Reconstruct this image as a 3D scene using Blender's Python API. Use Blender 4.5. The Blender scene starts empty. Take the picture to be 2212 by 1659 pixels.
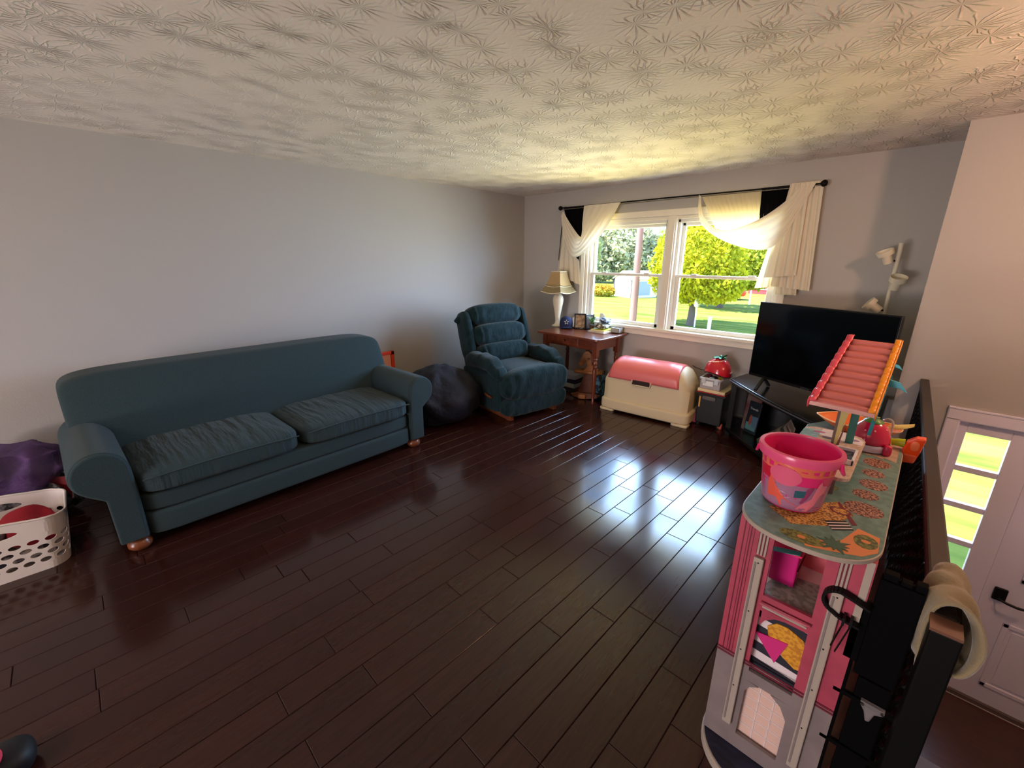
import bpy, bmesh, math, random
import numpy as np
from mathutils import Vector, Matrix, noise
R = math.radians
random.seed(7)
C = bpy.context.scene.collection
SC = bpy.context.scene

# ------------------------------------------------------------------ camera, sky, sun, exposure
cam = bpy.data.cameras.new('camera'); camo = bpy.data.objects.new('camera', cam); C.objects.link(camo)
cam.sensor_fit = 'HORIZONTAL'; cam.sensor_width = 36.0; cam.lens = 36.0 * 914.15 / 2212.0
cam.clip_start = .02; cam.clip_end = 400
yaw, pitch, roll = R(44.24715), R(16.5789), R(.25802)
fw = Vector((-math.sin(yaw) * math.cos(pitch), math.cos(yaw) * math.cos(pitch), -math.sin(pitch)))
rt = Vector((math.cos(yaw), math.sin(yaw), 0)); up = rt.cross(fw)
r2 = rt * math.cos(roll) + up * math.sin(roll); u2 = -rt * math.sin(roll) + up * math.cos(roll)
m = Matrix((r2, u2, -fw)).transposed().to_4x4(); m.translation = (4.25663, -4.60345, 1.63556)
camo.matrix_world = m
SC.camera = camo

SUN_E, SKY, FOYER, CEIL_FILL, EXPO = 24.0, 5.0, 48.0, 50.0, 0.20
w = bpy.data.worlds.new('sky'); SC.world = w; w.use_nodes = True
nt = w.node_tree; nt.nodes.clear()
wo = nt.nodes.new('ShaderNodeOutputWorld'); bg = nt.nodes.new('ShaderNodeBackground')
tc = nt.nodes.new('ShaderNodeTexCoord'); sep = nt.nodes.new('ShaderNodeSeparateXYZ'); ramp = nt.nodes.new('ShaderNodeValToRGB')
nt.links.new(tc.outputs['Generated'], sep.inputs[0]); nt.links.new(sep.outputs['Z'], ramp.inputs[0])
e = ramp.color_ramp.elements
e[0].position = 0.0; e[0].color = (.80, .90, 1.0, 1); e[1].position = .9; e[1].color = (.14, .34, .90, 1)
e2 = ramp.color_ramp.elements.new(.25); e2.color = (.42, .66, 1.0, 1)
nt.links.new(ramp.outputs[0], bg.inputs[0]); bg.inputs[1].default_value = SKY
nt.links.new(bg.outputs[0], wo.inputs[0])

sl = bpy.data.lights.new('sun', 'SUN'); sl.energy = SUN_E; sl.angle = R(.6); sl.color = (1, .93, .80)
so = bpy.data.objects.new('sun', sl); C.objects.link(so)
so.rotation_euler = Vector((.40, .30, -.87)).to_track_quat('-Z', 'Y').to_euler(); so.location = (0, 0, 30)

SC.view_settings.view_transform = 'Standard'; SC.view_settings.look = 'None'
SC.view_settings.exposure = EXPO; SC.view_settings.gamma = 1.0; SC.view_settings.use_curve_mapping = False
try:
    SC.cycles.use_denoising = True; SC.cycles.denoiser = 'OPENIMAGEDENOISE'
    SC.cycles.sample_clamp_indirect = 6.0; SC.cycles.max_bounces = 10; SC.cycles.diffuse_bounces = 5
    SC.cycles.transparent_max_bounces = 16; SC.cycles.caustics_reflective = False; SC.cycles.caustics_refractive = False
except Exception:
    pass

def area(name, loc, rot, sx, sy, energy, col, portal=False):
    l = bpy.data.lights.new(name, 'AREA'); l.shape = 'RECTANGLE'; l.size = sx; l.size_y = sy
    l.energy = energy; l.color = col
    if portal: l.cycles.is_portal = True
    o = bpy.data.objects.new(name, l); C.objects.link(o); o.location = loc; o.rotation_euler = rot
    return o
area('front_window_portal', (2.13, .17, 1.45), (R(-90), 0, 0), 2.1, 1.3, 1, (1, 1, 1), True)
area('sidelight_portal', (4.70, -.42, -.13), (R(-90), 0, 0), .3, 1.5, 1, (1, 1, 1), True)
area('rear_opening_portal', (2.6, -9.55, 1.05), (R(90), 0, 0), 2.0, 2.1, 1, (1, 1, 1), True)  # portal for the unseen opening added in the back wall

area('added_sky_fill', (2.8, 1.5, 2.0), (R(-72), 0, R(-22)), 5.0, 2.6, 980, (.46, .69, 1.0))  # added blue fill lamp outside the glass, boosts the sky's light indoors
area('added_lawn_fill', (2.13, 1.9, .0), (R(-120), 0, 0), 3.6, 2.0, 400, (1.0, .86, .36))  # added yellow fill aimed up, imitates light thrown back by the grass
area('added_rear_upfill', (2.6, -9.9, .35), (R(142), 0, 0), 2.6, 1.4, 290, (1.0, .80, .76))  # added pinkish fill behind the camera, aimed up to lift the ceiling

# ------------------------------------------------------------------ helpers
def lin(c):
    return tuple((x / 255 / 12.92) if x <= 10.3 else ((x / 255 + .055) / 1.055) ** 2.4 for x in c[:3]) + (1,)

MATS = {}
def mat(name, rgb, rough=.55, spec=.5, metal=0., noise_=None, rgb2=None, bump=None, sheen=0., coat=0., coat_r=.1,
        trans=0., ior=1.45, stretch=(1, 1, 1), bump_stretch=None, transl=0., transp=0., rand=0., emit=None):
    if name in MATS: return MATS[name]
    m = bpy.data.materials.new(name); m.use_nodes = True; MATS[name] = m
    n = m.node_tree.nodes; L = m.node_tree.links
    b = n['Principled BSDF']; out = n['Material Output']
    col = lin(rgb)
    b.inputs['Base Color'].default_value = col; b.inputs['Roughness'].default_value = rough
    b.inputs['Metallic'].default_value = metal; b.inputs['IOR'].default_value = ior
    b.inputs['Specular IOR Level'].default_value = spec
    b.inputs['Sheen Weight'].default_value = sheen; b.inputs['Coat Weight'].default_value = coat
    b.inputs['Coat Roughness'].default_value = coat_r; b.inputs['Transmission Weight'].default_value = trans
    colsock = None
    if noise_ or bump or rand:
        t = n.new('ShaderNodeTexCoord')
    if noise_:
        mp = n.new('ShaderNodeMapping'); mp.inputs['Scale'].default_value = stretch
        nz = n.new('ShaderNodeTexNoise'); nz.inputs['Scale'].default_value = noise_[0]; nz.inputs['Detail'].default_value = noise_[2] if len(noise_) > 2 else 4
        rp = n.new('ShaderNodeValToRGB'); rp.color_ramp.elements[0].position = .5 - noise_[1]; rp.color_ramp.elements[1].position = .5 + noise_[1]
        rp.color_ramp.elements[0].color = col; rp.color_ramp.elements[1].color = lin(rgb2 or rgb)
        L.new(t.outputs['Object'], mp.inputs[0]); L.new(mp.outputs[0], nz.inputs['Vector']); L.new(nz.outputs[0], rp.inputs[0])
        colsock = rp.outputs[0]
    if rand:
        oi = n.new('ShaderNodeObjectInfo'); hs = n.new('ShaderNodeHueSaturation')
        mr = n.new('ShaderNodeMapRange'); mr.inputs['To Min'].default_value = 1 - rand; mr.inputs['To Max'].default_value = 1 + rand
        L.new(oi.outputs['Random'], mr.inputs[0]); L.new(mr.outputs[0], hs.inputs['Value'])
        if colsock: L.new(colsock, hs.inputs['Color'])
        else: hs.inputs['Color'].default_value = col
        colsock = hs.outputs[0]
    if colsock: L.new(colsock, b.inputs['Base Color'])
    if bump:
        mp2 = n.new('ShaderNodeMapping'); mp2.inputs['Scale'].default_value = bump_stretch or stretch
        nb = n.new('ShaderNodeTexNoise'); nb.inputs['Scale'].default_value = bump[0]; nb.inputs['Detail'].default_value = bump[3] if len(bump) > 3 else 3
        bp = n.new('ShaderNodeBump'); bp.inputs['Strength'].default_value = bump[1]; bp.inputs['Distance'].default_value = bump[2]
        L.new(t.outputs['Object'], mp2.inputs[0]); L.new(mp2.outputs[0], nb.inputs['Vector'])
        L.new(nb.outputs[0], bp.inputs['Height']); L.new(bp.outputs[0], b.inputs['Normal'])
    last = b.outputs[0]
    if transl:
        tr = n.new('ShaderNodeBsdfTranslucent'); mx = n.new('ShaderNodeMixShader'); mx.inputs[0].default_value = transl
        if colsock: L.new(colsock, tr.inputs[0])
        else: tr.inputs[0].default_value = col
        L.new(last, mx.inputs[1]); L.new(tr.outputs[0], mx.inputs[2]); last = mx.outputs[0]
    if transp:
        tp = n.new('ShaderNodeBsdfTransparent'); mx = n.new('ShaderNodeMixShader'); mx.inputs[0].default_value = transp
        L.new(last, mx.inputs[1]); L.new(tp.outputs[0], mx.inputs[2]); last = mx.outputs[0]
    if last != b.outputs[0]: L.new(last, out.inputs[0])
    if emit:
        b.inputs['Emission Color'].default_value = lin(emit[0]); b.inputs['Emission Strength'].default_value = emit[1]
    return m

def glassmat(name, tint=(1, 1, 1), refl=.08):
    m = bpy.data.materials.new(name); m.use_nodes = True; n = m.node_tree.nodes; L = m.node_tree.links
    n.remove(n['Principled BSDF']); tp = n.new('ShaderNodeBsdfTransparent'); tp.inputs[0].default_value = tint + (1,)
    g = n.new('ShaderNodeBsdfGlossy'); g.inputs['Roughness'].default_value = .02
    fr = n.new('ShaderNodeLayerWeight'); fr.inputs[0].default_value = .25
    mu = n.new('ShaderNodeMath'); mu.operation = 'MULTIPLY'; mu.inputs[1].default_value = refl * 4
    mx = n.new('ShaderNodeMixShader'); L.new(fr.outputs['Fresnel'], mu.inputs[0]); L.new(mu.outputs[0], mx.inputs[0])
    L.new(tp.outputs[0], mx.inputs[1]); L.new(g.outputs[0], mx.inputs[2]); L.new(mx.outputs[0], n['Material Output'].inputs[0])
    return m

def rootmat(o):
    while o.parent: o = o.parent
    return Matrix.LocRotScale(o.location, o.rotation_euler, o.scale)

class MB:
    def __init__(s): s.v = []; s.f = []
    def add(s, vs, fs):
        o = len(s.v); s.v += [tuple(x) for x in vs]; s.f += [tuple(i + o for i in f) for f in fs]; return s
    def box(s, a, b, rot=None, piv=None):
        x0, y0, z0 = (min(a[i], b[i]) for i in range(3)); x1, y1, z1 = (max(a[i], b[i]) for i in range(3))
        vs = [Vector(p) for p in ((x0, y0, z0), (x1, y0, z0), (x1, y1, z0), (x0, y1, z0), (x0, y0, z1), (x1, y0, z1), (x1, y1, z1), (x0, y1, z1))]
        if rot is not None:
            p = Vector(piv) if piv is not None else Vector(((x0 + x1) / 2, (y0 + y1) / 2, (z0 + z1) / 2))
            vs = [rot @ (q - p) + p for q in vs]
        return s.add(vs, [(0, 3, 2, 1), (4, 5, 6, 7), (0, 1, 5, 4), (1, 2, 6, 5), (2, 3, 7, 6), (3, 0, 4, 7)])
    def bar(s, p, q, w, h, upv=(0, 0, 1)):
        p = Vector(p); q = Vector(q); d = (q - p).normalized(); u = Vector(upv)
        sd = d.cross(u)
        if sd.length < 1e-4: sd = d.cross(Vector((1, 0, 0)))
        sd.normalize(); u = sd.cross(d)
        vs = [a + sd * i * w / 2 + u * j * h / 2 for a in (p, q) for i, j in ((-1, -1), (1, -1), (1, 1), (-1, 1))]
        return s.add(vs, [(3, 2, 1, 0), (4, 5, 6, 7), (0, 1, 5, 4), (1, 2, 6, 5), (2, 3, 7, 6), (3, 0, 4, 7)])
    def lathe(s, prof, c=(0, 0, 0), n=24, ax='z', M=None, sx=1, sy=1, cap=True):
        vs = []; fs = []
        for r, z in prof:
            for k in range(n):
                a = 2 * math.pi * k / n; p = Vector((r * math.cos(a) * sx, r * math.sin(a) * sy, z))
                if ax == 'x': p = Vector((p.z, p.x, p.y))
                if ax == 'y': p = Vector((p.x, p.z, p.y))
                if M is not None: p = M @ p
                vs.append(p + Vector(c))
        for i in range(len(prof) - 1):
            for k in range(n):
                fs.append((i * n + k, i * n + (k + 1) % n, (i + 1) * n + (k + 1) % n, (i + 1) * n + k))
        if cap and prof[0][0] > 1e-5: fs.append(tuple(reversed(range(n))))
        if cap and prof[-1][0] > 1e-5: fs.append(tuple(range((len(prof) - 1) * n, len(prof) * n)))
        return s.add(vs, fs)
    def tube(s, path, r, n=8, rw=None):
        P = [Vector(p) for p in path]; vs = []; fs = []; prev = None
        for i, p in enumerate(P):
            d = (P[min(i + 1, len(P) - 1)] - P[max(i - 1, 0)]).normalized()
            if prev is None: a = d.cross(Vector((0, 0, 1)));  a = a if a.length > 1e-3 else Vector((1, 0, 0))
            else: a = prev - d * prev.dot(d)
            a.normalize(); b = d.cross(a); prev = a
            rr = r(i / (len(P) - 1)) if callable(r) else r
            for k in range(n):
                t = 2 * math.pi * k / n; vs.append(p + (a * math.cos(t) + b * math.sin(t)) * rr)
        for i in range(len(P) - 1):
            for k in range(n): fs.append((i * n + k, i * n + (k + 1) % n, (i + 1) * n + (k + 1) % n, (i + 1) * n + k))
        fs.append(tuple(reversed(range(n)))); fs.append(tuple(range((len(P) - 1) * n, len(P) * n)))
        return s.add(vs, fs)
    def prism(s, pts, z0, z1, M=None):
        n = len(pts); vs = [Vector((x, y, z0)) for x, y in pts] + [Vector((x, y, z1)) for x, y in pts]
        if M is not None: vs = [M @ v for v in vs]
        return s.add(vs, [tuple(reversed(range(n))), tuple(range(n, 2 * n))] + [(i, (i + 1) % n, n + (i + 1) % n, n + i) for i in range(n)])
    def grid(s, fn, nu, nv, closeu=False):
        vs = [fn(i / nu, j / nv) for i in range(nu + (0 if closeu else 1)) for j in range(nv + 1)]; fs = []
        N = nu if closeu else nu + 1
        for i in range(nu):
            for j in range(nv):
                a = i * (nv + 1) + j; b = ((i + 1) % N) * (nv + 1) + j; fs.append((a, b, b + 1, a + 1))
        return s.add(vs, fs)
    def puff(s, c, h, n=5, res=10, rot=None, fn=None, nz=0., nf=6.):
        """rounded soft box: half sizes h, superquadric exponent n"""
        c = Vector(c); idx = {}; vs = []; fs = []
        def key(i, j, k):
            t = (i, j, k)
            if t in idx: return idx[t]
            p = Vector((2 * i / res - 1, 2 * j / res - 1, 2 * k / res - 1))
            p = Vector([math.sin(x * math.pi / 2) if abs(x) < 1 else x for x in p])
            mx = max(abs(x) for x in p); ln = sum(abs(x) ** n for x in p) ** (1 / n)
            q = p * (mx / ln) if ln else p
            v = Vector((q.x * h[0], q.y * h[1], q.z * h[2]))
            if fn: v = Vector(fn(q, v))
            if nz: v += q.normalized() * nz * noise.noise((v + c) * nf)
            if rot is not None: v = rot @ v
            idx[t] = len(vs); vs.append(v + c); return idx[t]
        for ax in range(3):
            for sd in (0, res):
                for a in range(res):
                    for b in range(res):
                        def K(x, y):
                            t = [0, 0, 0]; t[ax] = sd; t[(ax + 1) % 3] = x; t[(ax + 2) % 3] = y; return key(*t)
                        f = [K(a, b), K(a + 1, b), K(a + 1, b + 1), K(a, b + 1)]
                        fs.append(tuple(f if sd else reversed(f)))
        return s.add(vs, fs)
    def build(s, name, m, parent=None, world=False, smooth=None, bevel=0, seg=2, solid=0, sub=0, kind=None, fixn=False):
        me = bpy.data.meshes.new(name); vs = s.v
        if world and parent is not None:
            iv = rootmat(parent).inverted(); vs = [iv @ Vector(v) for v in vs]
        me.from_pydata([tuple(v) for v in vs], [], s.f); me.materials.append(m)
        if fixn:
            bm = bmesh.new(); bm.from_mesh(me); bmesh.ops.recalc_face_normals(bm, faces=bm.faces); bm.to_mesh(me); bm.free()
        if smooth is not None:
            me.shade_smooth()
            if smooth < 180: me.set_sharp_from_angle(angle=R(smooth))
        o = bpy.data.objects.new(name, me); C.objects.link(o)
        if parent is not None: o.parent = parent
        if solid: md = o.modifiers.new('solid', 'SOLIDIFY'); md.thickness = solid; md.offset = 0
        if bevel: md = o.modifiers.new('bevel', 'BEVEL'); md.width = bevel; md.segments = seg; md.limit_method = 'ANGLE'; md.angle_limit = R(40)
        if sub: md = o.modifiers.new('sub', 'SUBSURF'); md.levels = sub; md.render_levels = sub
        if kind: o['kind'] = kind
        return o

def tag(o, label, cat, group=None, kind=None):
    o['label'] = label; o['category'] = cat
    if group: o['group'] = group
    if kind: o['kind'] = kind
    return o
def thing(name, label, cat, loc=(0, 0, 0), rz=0, group=None):
    o = bpy.data.objects.new(name, None); o.empty_display_size = .1; C.objects.link(o); o.location = loc; o.rotation_euler = (0, 0, rz)
    return tag(o, label, cat, group)
def struct(o): o['kind'] = 'structure'; return o
def ell(cx, cy, rx, ry, n=20, a=0, a0=0, a1=2 * math.pi):
    full = abs(a1 - a0 - 2 * math.pi) < 1e-6; k = n if full else n - 1
    out = []
    for i in range(n):
        t = a0 + (a1 - a0) * i / k; x = rx * math.cos(t); y = ry * math.sin(t)
        out.append((cx + x * math.cos(a) - y * math.sin(a), cy + x * math.sin(a) + y * math.cos(a)))
    return out
def B(*a): return MB().box(*a)
RX = lambda a: Matrix.Rotation(a, 3, 'X')
RY = lambda a: Matrix.Rotation(a, 3, 'Y')
RZ = lambda a: Matrix.Rotation(a, 3, 'Z')
XZ = Matrix(((1, 0, 0, 0), (0, 0, 1, 0), (0, 1, 0, 0), (0, 0, 0, 1)))   # prism (x, z) outline extruded along y
YZ = Matrix(((0, 0, 1, 0), (1, 0, 0, 0), (0, 1, 0, 0), (0, 0, 0, 1)))   # prism (y, z) outline extruded along x

# ------------------------------------------------------------------ materials
def ceiling_mat():
    m = bpy.data.materials.new('stomped_ceiling'); m.use_nodes = True; n = m.node_tree.nodes; L = m.node_tree.links; b = n['Principled BSDF']
    b.inputs['Base Color'].default_value = (.86, .785, .73, 1); b.inputs['Roughness'].default_value = .9; b.inputs['Specular IOR Level'].default_value = .1
    t = n.new('ShaderNodeTexCoord'); total = None
    def mth(op, a, c=None, v=None):
        q = n.new('ShaderNodeMath'); q.operation = op
        if isinstance(a, (int, float)): q.inputs[0].default_value = a
        else: L.new(a, q.inputs[0])
        if c is not None:
            if isinstance(c, (int, float)): q.inputs[1].default_value = c
            else: L.new(c, q.inputs[1])
        return q.outputs[0]
    for off, sc, spokes in (((0, 0, 0), 4.3, 17.0), ((.37, .21, 0), 5.0, 15.0)):
        mp = n.new('ShaderNodeMapping'); mp.inputs['Location'].default_value = off
        L.new(t.outputs['Object'], mp.inputs[0])
        dz = n.new('ShaderNodeTexNoise'); dz.inputs['Scale'].default_value = 14; dz.inputs['Detail'].default_value = 2
        L.new(mp.outputs[0], dz.inputs['Vector'])
        sc_ = n.new('ShaderNodeVectorMath'); sc_.operation = 'SCALE'; sc_.inputs['Scale'].default_value = .03; L.new(dz.outputs['Color'], sc_.inputs[0])
        ad = n.new('ShaderNodeVectorMath'); ad.operation = 'ADD'; L.new(mp.outputs[0], ad.inputs[0]); L.new(sc_.outputs[0], ad.inputs[1])
        vo = n.new('ShaderNodeTexVoronoi'); vo.voronoi_dimensions = '2D'; vo.inputs['Scale'].default_value = sc
        L.new(ad.outputs[0], vo.inputs['Vector'])
        sb = n.new('ShaderNodeVectorMath'); sb.operation = 'SUBTRACT'; L.new(ad.outputs[0], sb.inputs[0]); L.new(vo.outputs['Position'], sb.inputs[1])
        sx = n.new('ShaderNodeSeparateXYZ'); L.new(sb.outputs[0], sx.inputs[0])
        ang = mth('ARCTAN2', sx.outputs['Y'], sx.outputs['X'])
        wob = mth('MULTIPLY', dz.outputs[0], 5.0)
        s_ = mth('SINE', mth('ADD', mth('MULTIPLY', ang, spokes), wob))
        s_ = mth('POWER', mth('MAXIMUM', s_, 0.0), 4.0)
        d = vo.outputs['Distance']
        fall = mth('MULTIPLY', mth('SUBTRACT', 1.0, mth('MINIMUM', mth('MULTIPLY', d, 1.7), 1.0)), mth('MINIMUM', mth('MULTIPLY', d, 7.0), 1.0))
        h = mth('MULTIPLY', s_, fall)
        total = h if total is None else mth('MAXIMUM', total, h)
    patch = n.new('ShaderNodeTexNoise'); patch.inputs['Scale'].default_value = .9; L.new(t.outputs['Object'], patch.inputs['Vector'])
    pm = n.new('ShaderNodeMapRange'); pm.inputs['From Min'].default_value = .22; pm.inputs['From Max'].default_value = .46; L.new(patch.outputs[0], pm.inputs[0])
    fine = n.new('ShaderNodeTexNoise'); fine.inputs['Scale'].default_value = 55; fine.inputs['Detail'].default_value = 3; L.new(t.outputs['Object'], fine.inputs['Vector'])
    total = mth('ADD', mth('MULTIPLY', total, pm.outputs[0]), mth('MULTIPLY', fine.outputs[0], .18))
    bp = n.new('ShaderNodeBump'); bp.inputs['Strength'].default_value = 1.0; bp.inputs['Distance'].default_value = .014
    L.new(total, bp.inputs['Height']); L.new(bp.outputs[0], b.inputs['Normal'])
    return m
def floor_mat():
    m = mat('dark_laminate', (44, 21, 17), rough=.13, noise_=(7, .22, 6), rgb2=(54, 27, 22), stretch=(9, .7, 1), rand=.16, ior=1.55)
    n = m.node_tree.nodes; L = m.node_tree.links; b = n['Principled BSDF']
    b.inputs['Specular IOR Level'].default_value = .36
    t = n.new('ShaderNodeTexCoord'); nz = n.new('ShaderNodeTexNoise'); nz.inputs['Scale'].default_value = 2.3; nz.inputs['Detail'].default_value = 5
    g = n.new('ShaderNodeNewGeometry'); L.new(g.outputs['Position'], nz.inputs['Vector'])
    mr = n.new('ShaderNodeMapRange'); mr.inputs['To Min'].default_value = .07; mr.inputs['To Max'].default_value = .24
    L.new(nz.outputs[0], mr.inputs[0]); L.new(mr.outputs[0], b.inputs['Roughness'])
    return m
M = {}
M['ceil'] = ceiling_mat(); M['floor'] = floor_mat()
M['wall'] = mat('grey_wall_paint', (176, 172, 169), rough=.6, spec=.3, bump=(90, .12, .004))
M['trim'] = mat('white_trim_paint', (238, 231, 216), rough=.35, noise_=(3, .3), rgb2=(230, 223, 208))
M['vinyl'] = mat('white_window_vinyl', (232, 230, 224), rough=.3)
M['doorp'] = mat('white_door_paint', (232, 226, 244), rough=.4)
M['soffit'] = mat('cream_soffit', (235, 228, 205), rough=.6)
M['siding'] = mat('exterior_siding', (200, 196, 186), rough=.7)
M['pane'] = glassmat('clear_glass')
M['slab'] = mat('dark_subfloor', (22, 14, 12), rough=.6)
M['landing'] = mat('landing_laminate', (62, 36, 30), rough=.35, noise_=(6, .25), rgb2=(76, 46, 38), stretch=(1, 8, 1))
M['black'] = mat('black_satin', (8, 8, 9), rough=.4, spec=.35)
M['blackm'] = mat('black_iron', (10, 9, 9), rough=.5, spec=.2, metal=.1)
M['railtop'] = mat('dark_bronze_rail', (44, 35, 29), rough=.5)

# ------------------------------------------------------------------ room shell
fl = MB().box((0, -9.6, -.25), (4.40, .0, -.013)).box((4.40, -9.6, -.25), (6.6, -3.55, -.013)).build('floor', M['slab']); struct(fl)
PW = .1285; unit = {}
def plank_mesh(Ln):
    if Ln in unit: return unit[Ln]
    w_, c_ = PW / 2 - .0009, .0022; h_ = Ln / 2 - .0009
    mb = MB()
    vs = [(-w_, -h_, -.012), (w_, -h_, -.012), (w_, h_, -.012), (-w_, h_, -.012), (-w_, -h_, -.0016), (w_, -h_, -.0016), (w_, h_, -.0016), (-w_, h_, -.0016),
          (-w_ + c_, -h_ + c_, 0), (w_ - c_, -h_ + c_, 0), (w_ - c_, h_ - c_, 0), (-w_ + c_, h_ - c_, 0)]
    fs = [(0, 1, 5, 4), (1, 2, 6, 5), (2, 3, 7, 6), (3, 0, 4, 7), (4, 5, 9, 8), (5, 6, 10, 9), (6, 7, 11, 10), (7, 4, 8, 11), (8, 9, 10, 11)]
    me = bpy.data.meshes.new('plank'); me.from_pydata(vs, [], fs); me.materials.append(M['floor']); unit[Ln] = me
    return me
def plank(x, y, Ln, sy=1, sx=1, mesh=None):
    o = bpy.data.objects.new('plank', plank_mesh(mesh or Ln)); C.objects.link(o); o.parent = fl
    o.location = (x, y, 0); o.scale = (sx, sy, 1)
rows = 34; x_off = 3.372 - 26 * PW
known = {26: -3.95, 24: -3.98, 22: -4.06, 21: -4.35, 23: -4.34, 25: -3.37}
for k in range(-1, rows + 1):
    xa, xb = x_off + k * PW, x_off + (k + 1) * PW
    xa_, xb_ = max(xa, .003), min(xb, 4.398)
    if xb_ - xa_ < .01: continue
    xc = (xa_ + xb_) / 2; sx = (xb_ - xa_) / PW
    y = known.get(k, -4.7 + random.random() * 1.1); edges = [y]
    while edges[0] > -5.3: edges.insert(0, edges[0] - random.choice((.82, 1.23)))
    while edges[-1] < 0: edges.append(edges[-1] + random.choice((.41, .82, .82, 1.23)))
    edges[-1] = 0.0
    if edges[-1] - edges[-2] < .15: edges.pop(-2)
    for a, b_ in zip(edges[:-1], edges[1:]):
        Ln = min((.41, .82, 1.23), key=lambda q: abs(q - (b_ - a))); plank(xc, (a + b_) / 2, Ln, (b_ - a) / Ln, sx)
    plank(xc, (edges[0] - 9.6) / 2, 1.23, (edges[0] + 9.6) / 1.23, sx)
ce = B((-.15, -9.75, 2.44), (6.75, .15, 2.6)).build('ceiling', M['ceil']); struct(ce)
struct(B((-.15, -9.75, -1.6), (0, .15, 2.45)).build('wall_left', M['wall']))
# window wall with its opening
wx0, wx1, wz0, wz1 = 1.05, 3.22, .86, 2.07
wf = MB().box((0, 0, -1.6), (wx0, .15, 2.44)).box((wx1, 0, -1.6), (4.23, .15, 2.44)).box((wx0, 0, -1.6), (wx1, .15, wz0)).box((wx0, 0, wz1), (wx1, .15, 2.44))
struct(wf.build('wall_front', M['wall']))
struct(B((4.21, -.46, -1.6), (4.36, .15, 2.44)).build('wall_return', M['wall']))
dx0, dx1, dz1, LZ = 4.555, 5.90, .60, -1.47
we = MB().box((4.21, -.61, -1.6), (dx0, -.46, 2.44)).box((dx1, -.61, -1.6), (6.6, -.46, 2.44)).box((dx0, -.61, dz1), (dx1, -.46, 2.44)).box((dx0, -.61, -1.6), (dx1, -.46, LZ))
struct(we.build('wall_entry', M['wall']))
struct(B((6.6, -9.75, -1.6), (6.75, -.46, 2.45)).build('wall_right', M['wall']))
wb = MB().box((0, -9.75, -1.6), (1.6, -9.6, 2.44)).box((3.6, -9.75, -1.6), (6.6, -9.6, 2.44)).box((1.6, -9.75, 2.1), (3.6, -9.6, 2.44)).box((1.6, -9.75, -1.6), (3.6, -9.6, 0))  # gap in this unseen wall is made up to let light in from behind
struct(wb.build('wall_back', M['wall']))
struct(MB().box((4.40, -3.55, -1.6), (4.43, -.61, -.001)).box((4.40, -3.58, -1.6), (6.6, -3.55, -.001)).build('wall_stairwell', M['wall']))
struct(B((4.43, -3.55, -1.6), (6.6, -.61, LZ)).build('floor_landing', M['landing']))
eave = B((-.6, .15, 2.30), (4.36, .72, 2.36)).box((4.36, -.46, 2.30), (6.8, .72, 2.36)).box((-.6, .70, 2.28), (6.8, .74, 2.46)).build('trim_1', M['soffit']); struct(eave)
struct(B((-.7, -10.4, 2.6), (7.4, .74, 2.72)).build('roof_deck', M['siding']))
struct(B((0.0, -5.0, 0), (.012, 0, .085)).build('baseboard_left', M['trim']))
struct(B((.012, -.012, 0), (4.21, 0, .085)).build('baseboard_front', M['trim']))

# window unit
win = struct(MB().box((wx0 - .06, -.022, wz1 - .0), (wx1 + .06, 0, wz1 + .065)).box((wx0 - .06, -.022, wz0 - .0), (wx0, 0, wz1)).box((wx1, -.022, wz0), (wx1 + .06, 0, wz1)).build('window_1', M['trim'], bevel=.006))
MB().box((wx0 - .02, 0, wz1 - .035), (wx1 + .02, .06, wz1)).box((wx0, 0, wz0), (wx0 + .035, .06, wz1)).box((wx1 - .035, 0, wz0), (wx1, .06, wz1)).build('jamb', M['trim'], win, bevel=.004)
MB().box((2.085, -.012, wz0), (2.185, .09, wz1)).box((2.10, -.024, wz0), (2.17, -.012, wz1)).build('mullion', M['trim'], win, bevel=.005)
B((wx0 - .08, -.045, wz0 - .022), (wx1 + .08, .06, wz0 + .012)).build('sill', M['trim'], win, bevel=.006)
B((wx0 - .06, -.018, wz0 - .082), (wx1 + .06, 0, wz0 - .022)).build('apron', M['trim'], win, bevel=.005)
for xa, xb in ((1.085, 2.085), (2.185, 3.185)):
    zr = 1.452
    MB().box((xa, .03, wz0), (xa + .028, .13, wz1 - .035)).box((xb - .028, .03, wz0), (xb, .13, wz1 - .035)).box((xa, .03, wz1 - .068), (xb, .13, wz1 - .03)).build('frame', M['vinyl'], win, bevel=.004)
    lo = MB().box((xa + .028, .045, wz0 + .012), (xa + .07, .08, zr)).box((xb - .07, .045, wz0 + .012), (xb - .028, .08, zr)).box((xa + .028, .045, wz0 + .012), (xb - .028, .08, wz0 + .052)).box((xa + .028, .04, zr - .014), (xb - .028, .08, zr + .016)).build('sash', M['vinyl'], win, bevel=.004)
    hi = MB().box((xa + .028, .085, zr - .015), (xa + .062, .12, wz1 - .068)).box((xb - .062, .085, zr - .015), (xb - .028, .12, wz1 - .068)).box((xa + .028, .085, wz1 - .10), (xb - .028, .12, wz1 - .066)).box((xa + .028, .085, zr - .015), (xb - .028, .12, zr + .014)).build('sash', M['vinyl'], win, bevel=.004)
    B((xa + .065, .06, wz0 + .05), (xb - .065, .064, zr - .01)).build('pane', M['pane'], lo)
    B((xa + .058, .10, zr + .01), (xb - .058, .104, wz1 - .098)).build('pane', M['pane'], hi)
    for q in (.22, .78):
        xx = xa + (xb - xa) * q; B((xx - .032, .036, zr + .014), (xx + .032, .07, zr + .028)).build('sash_lock', M['vinyl'], win, bevel=.004)

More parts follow.
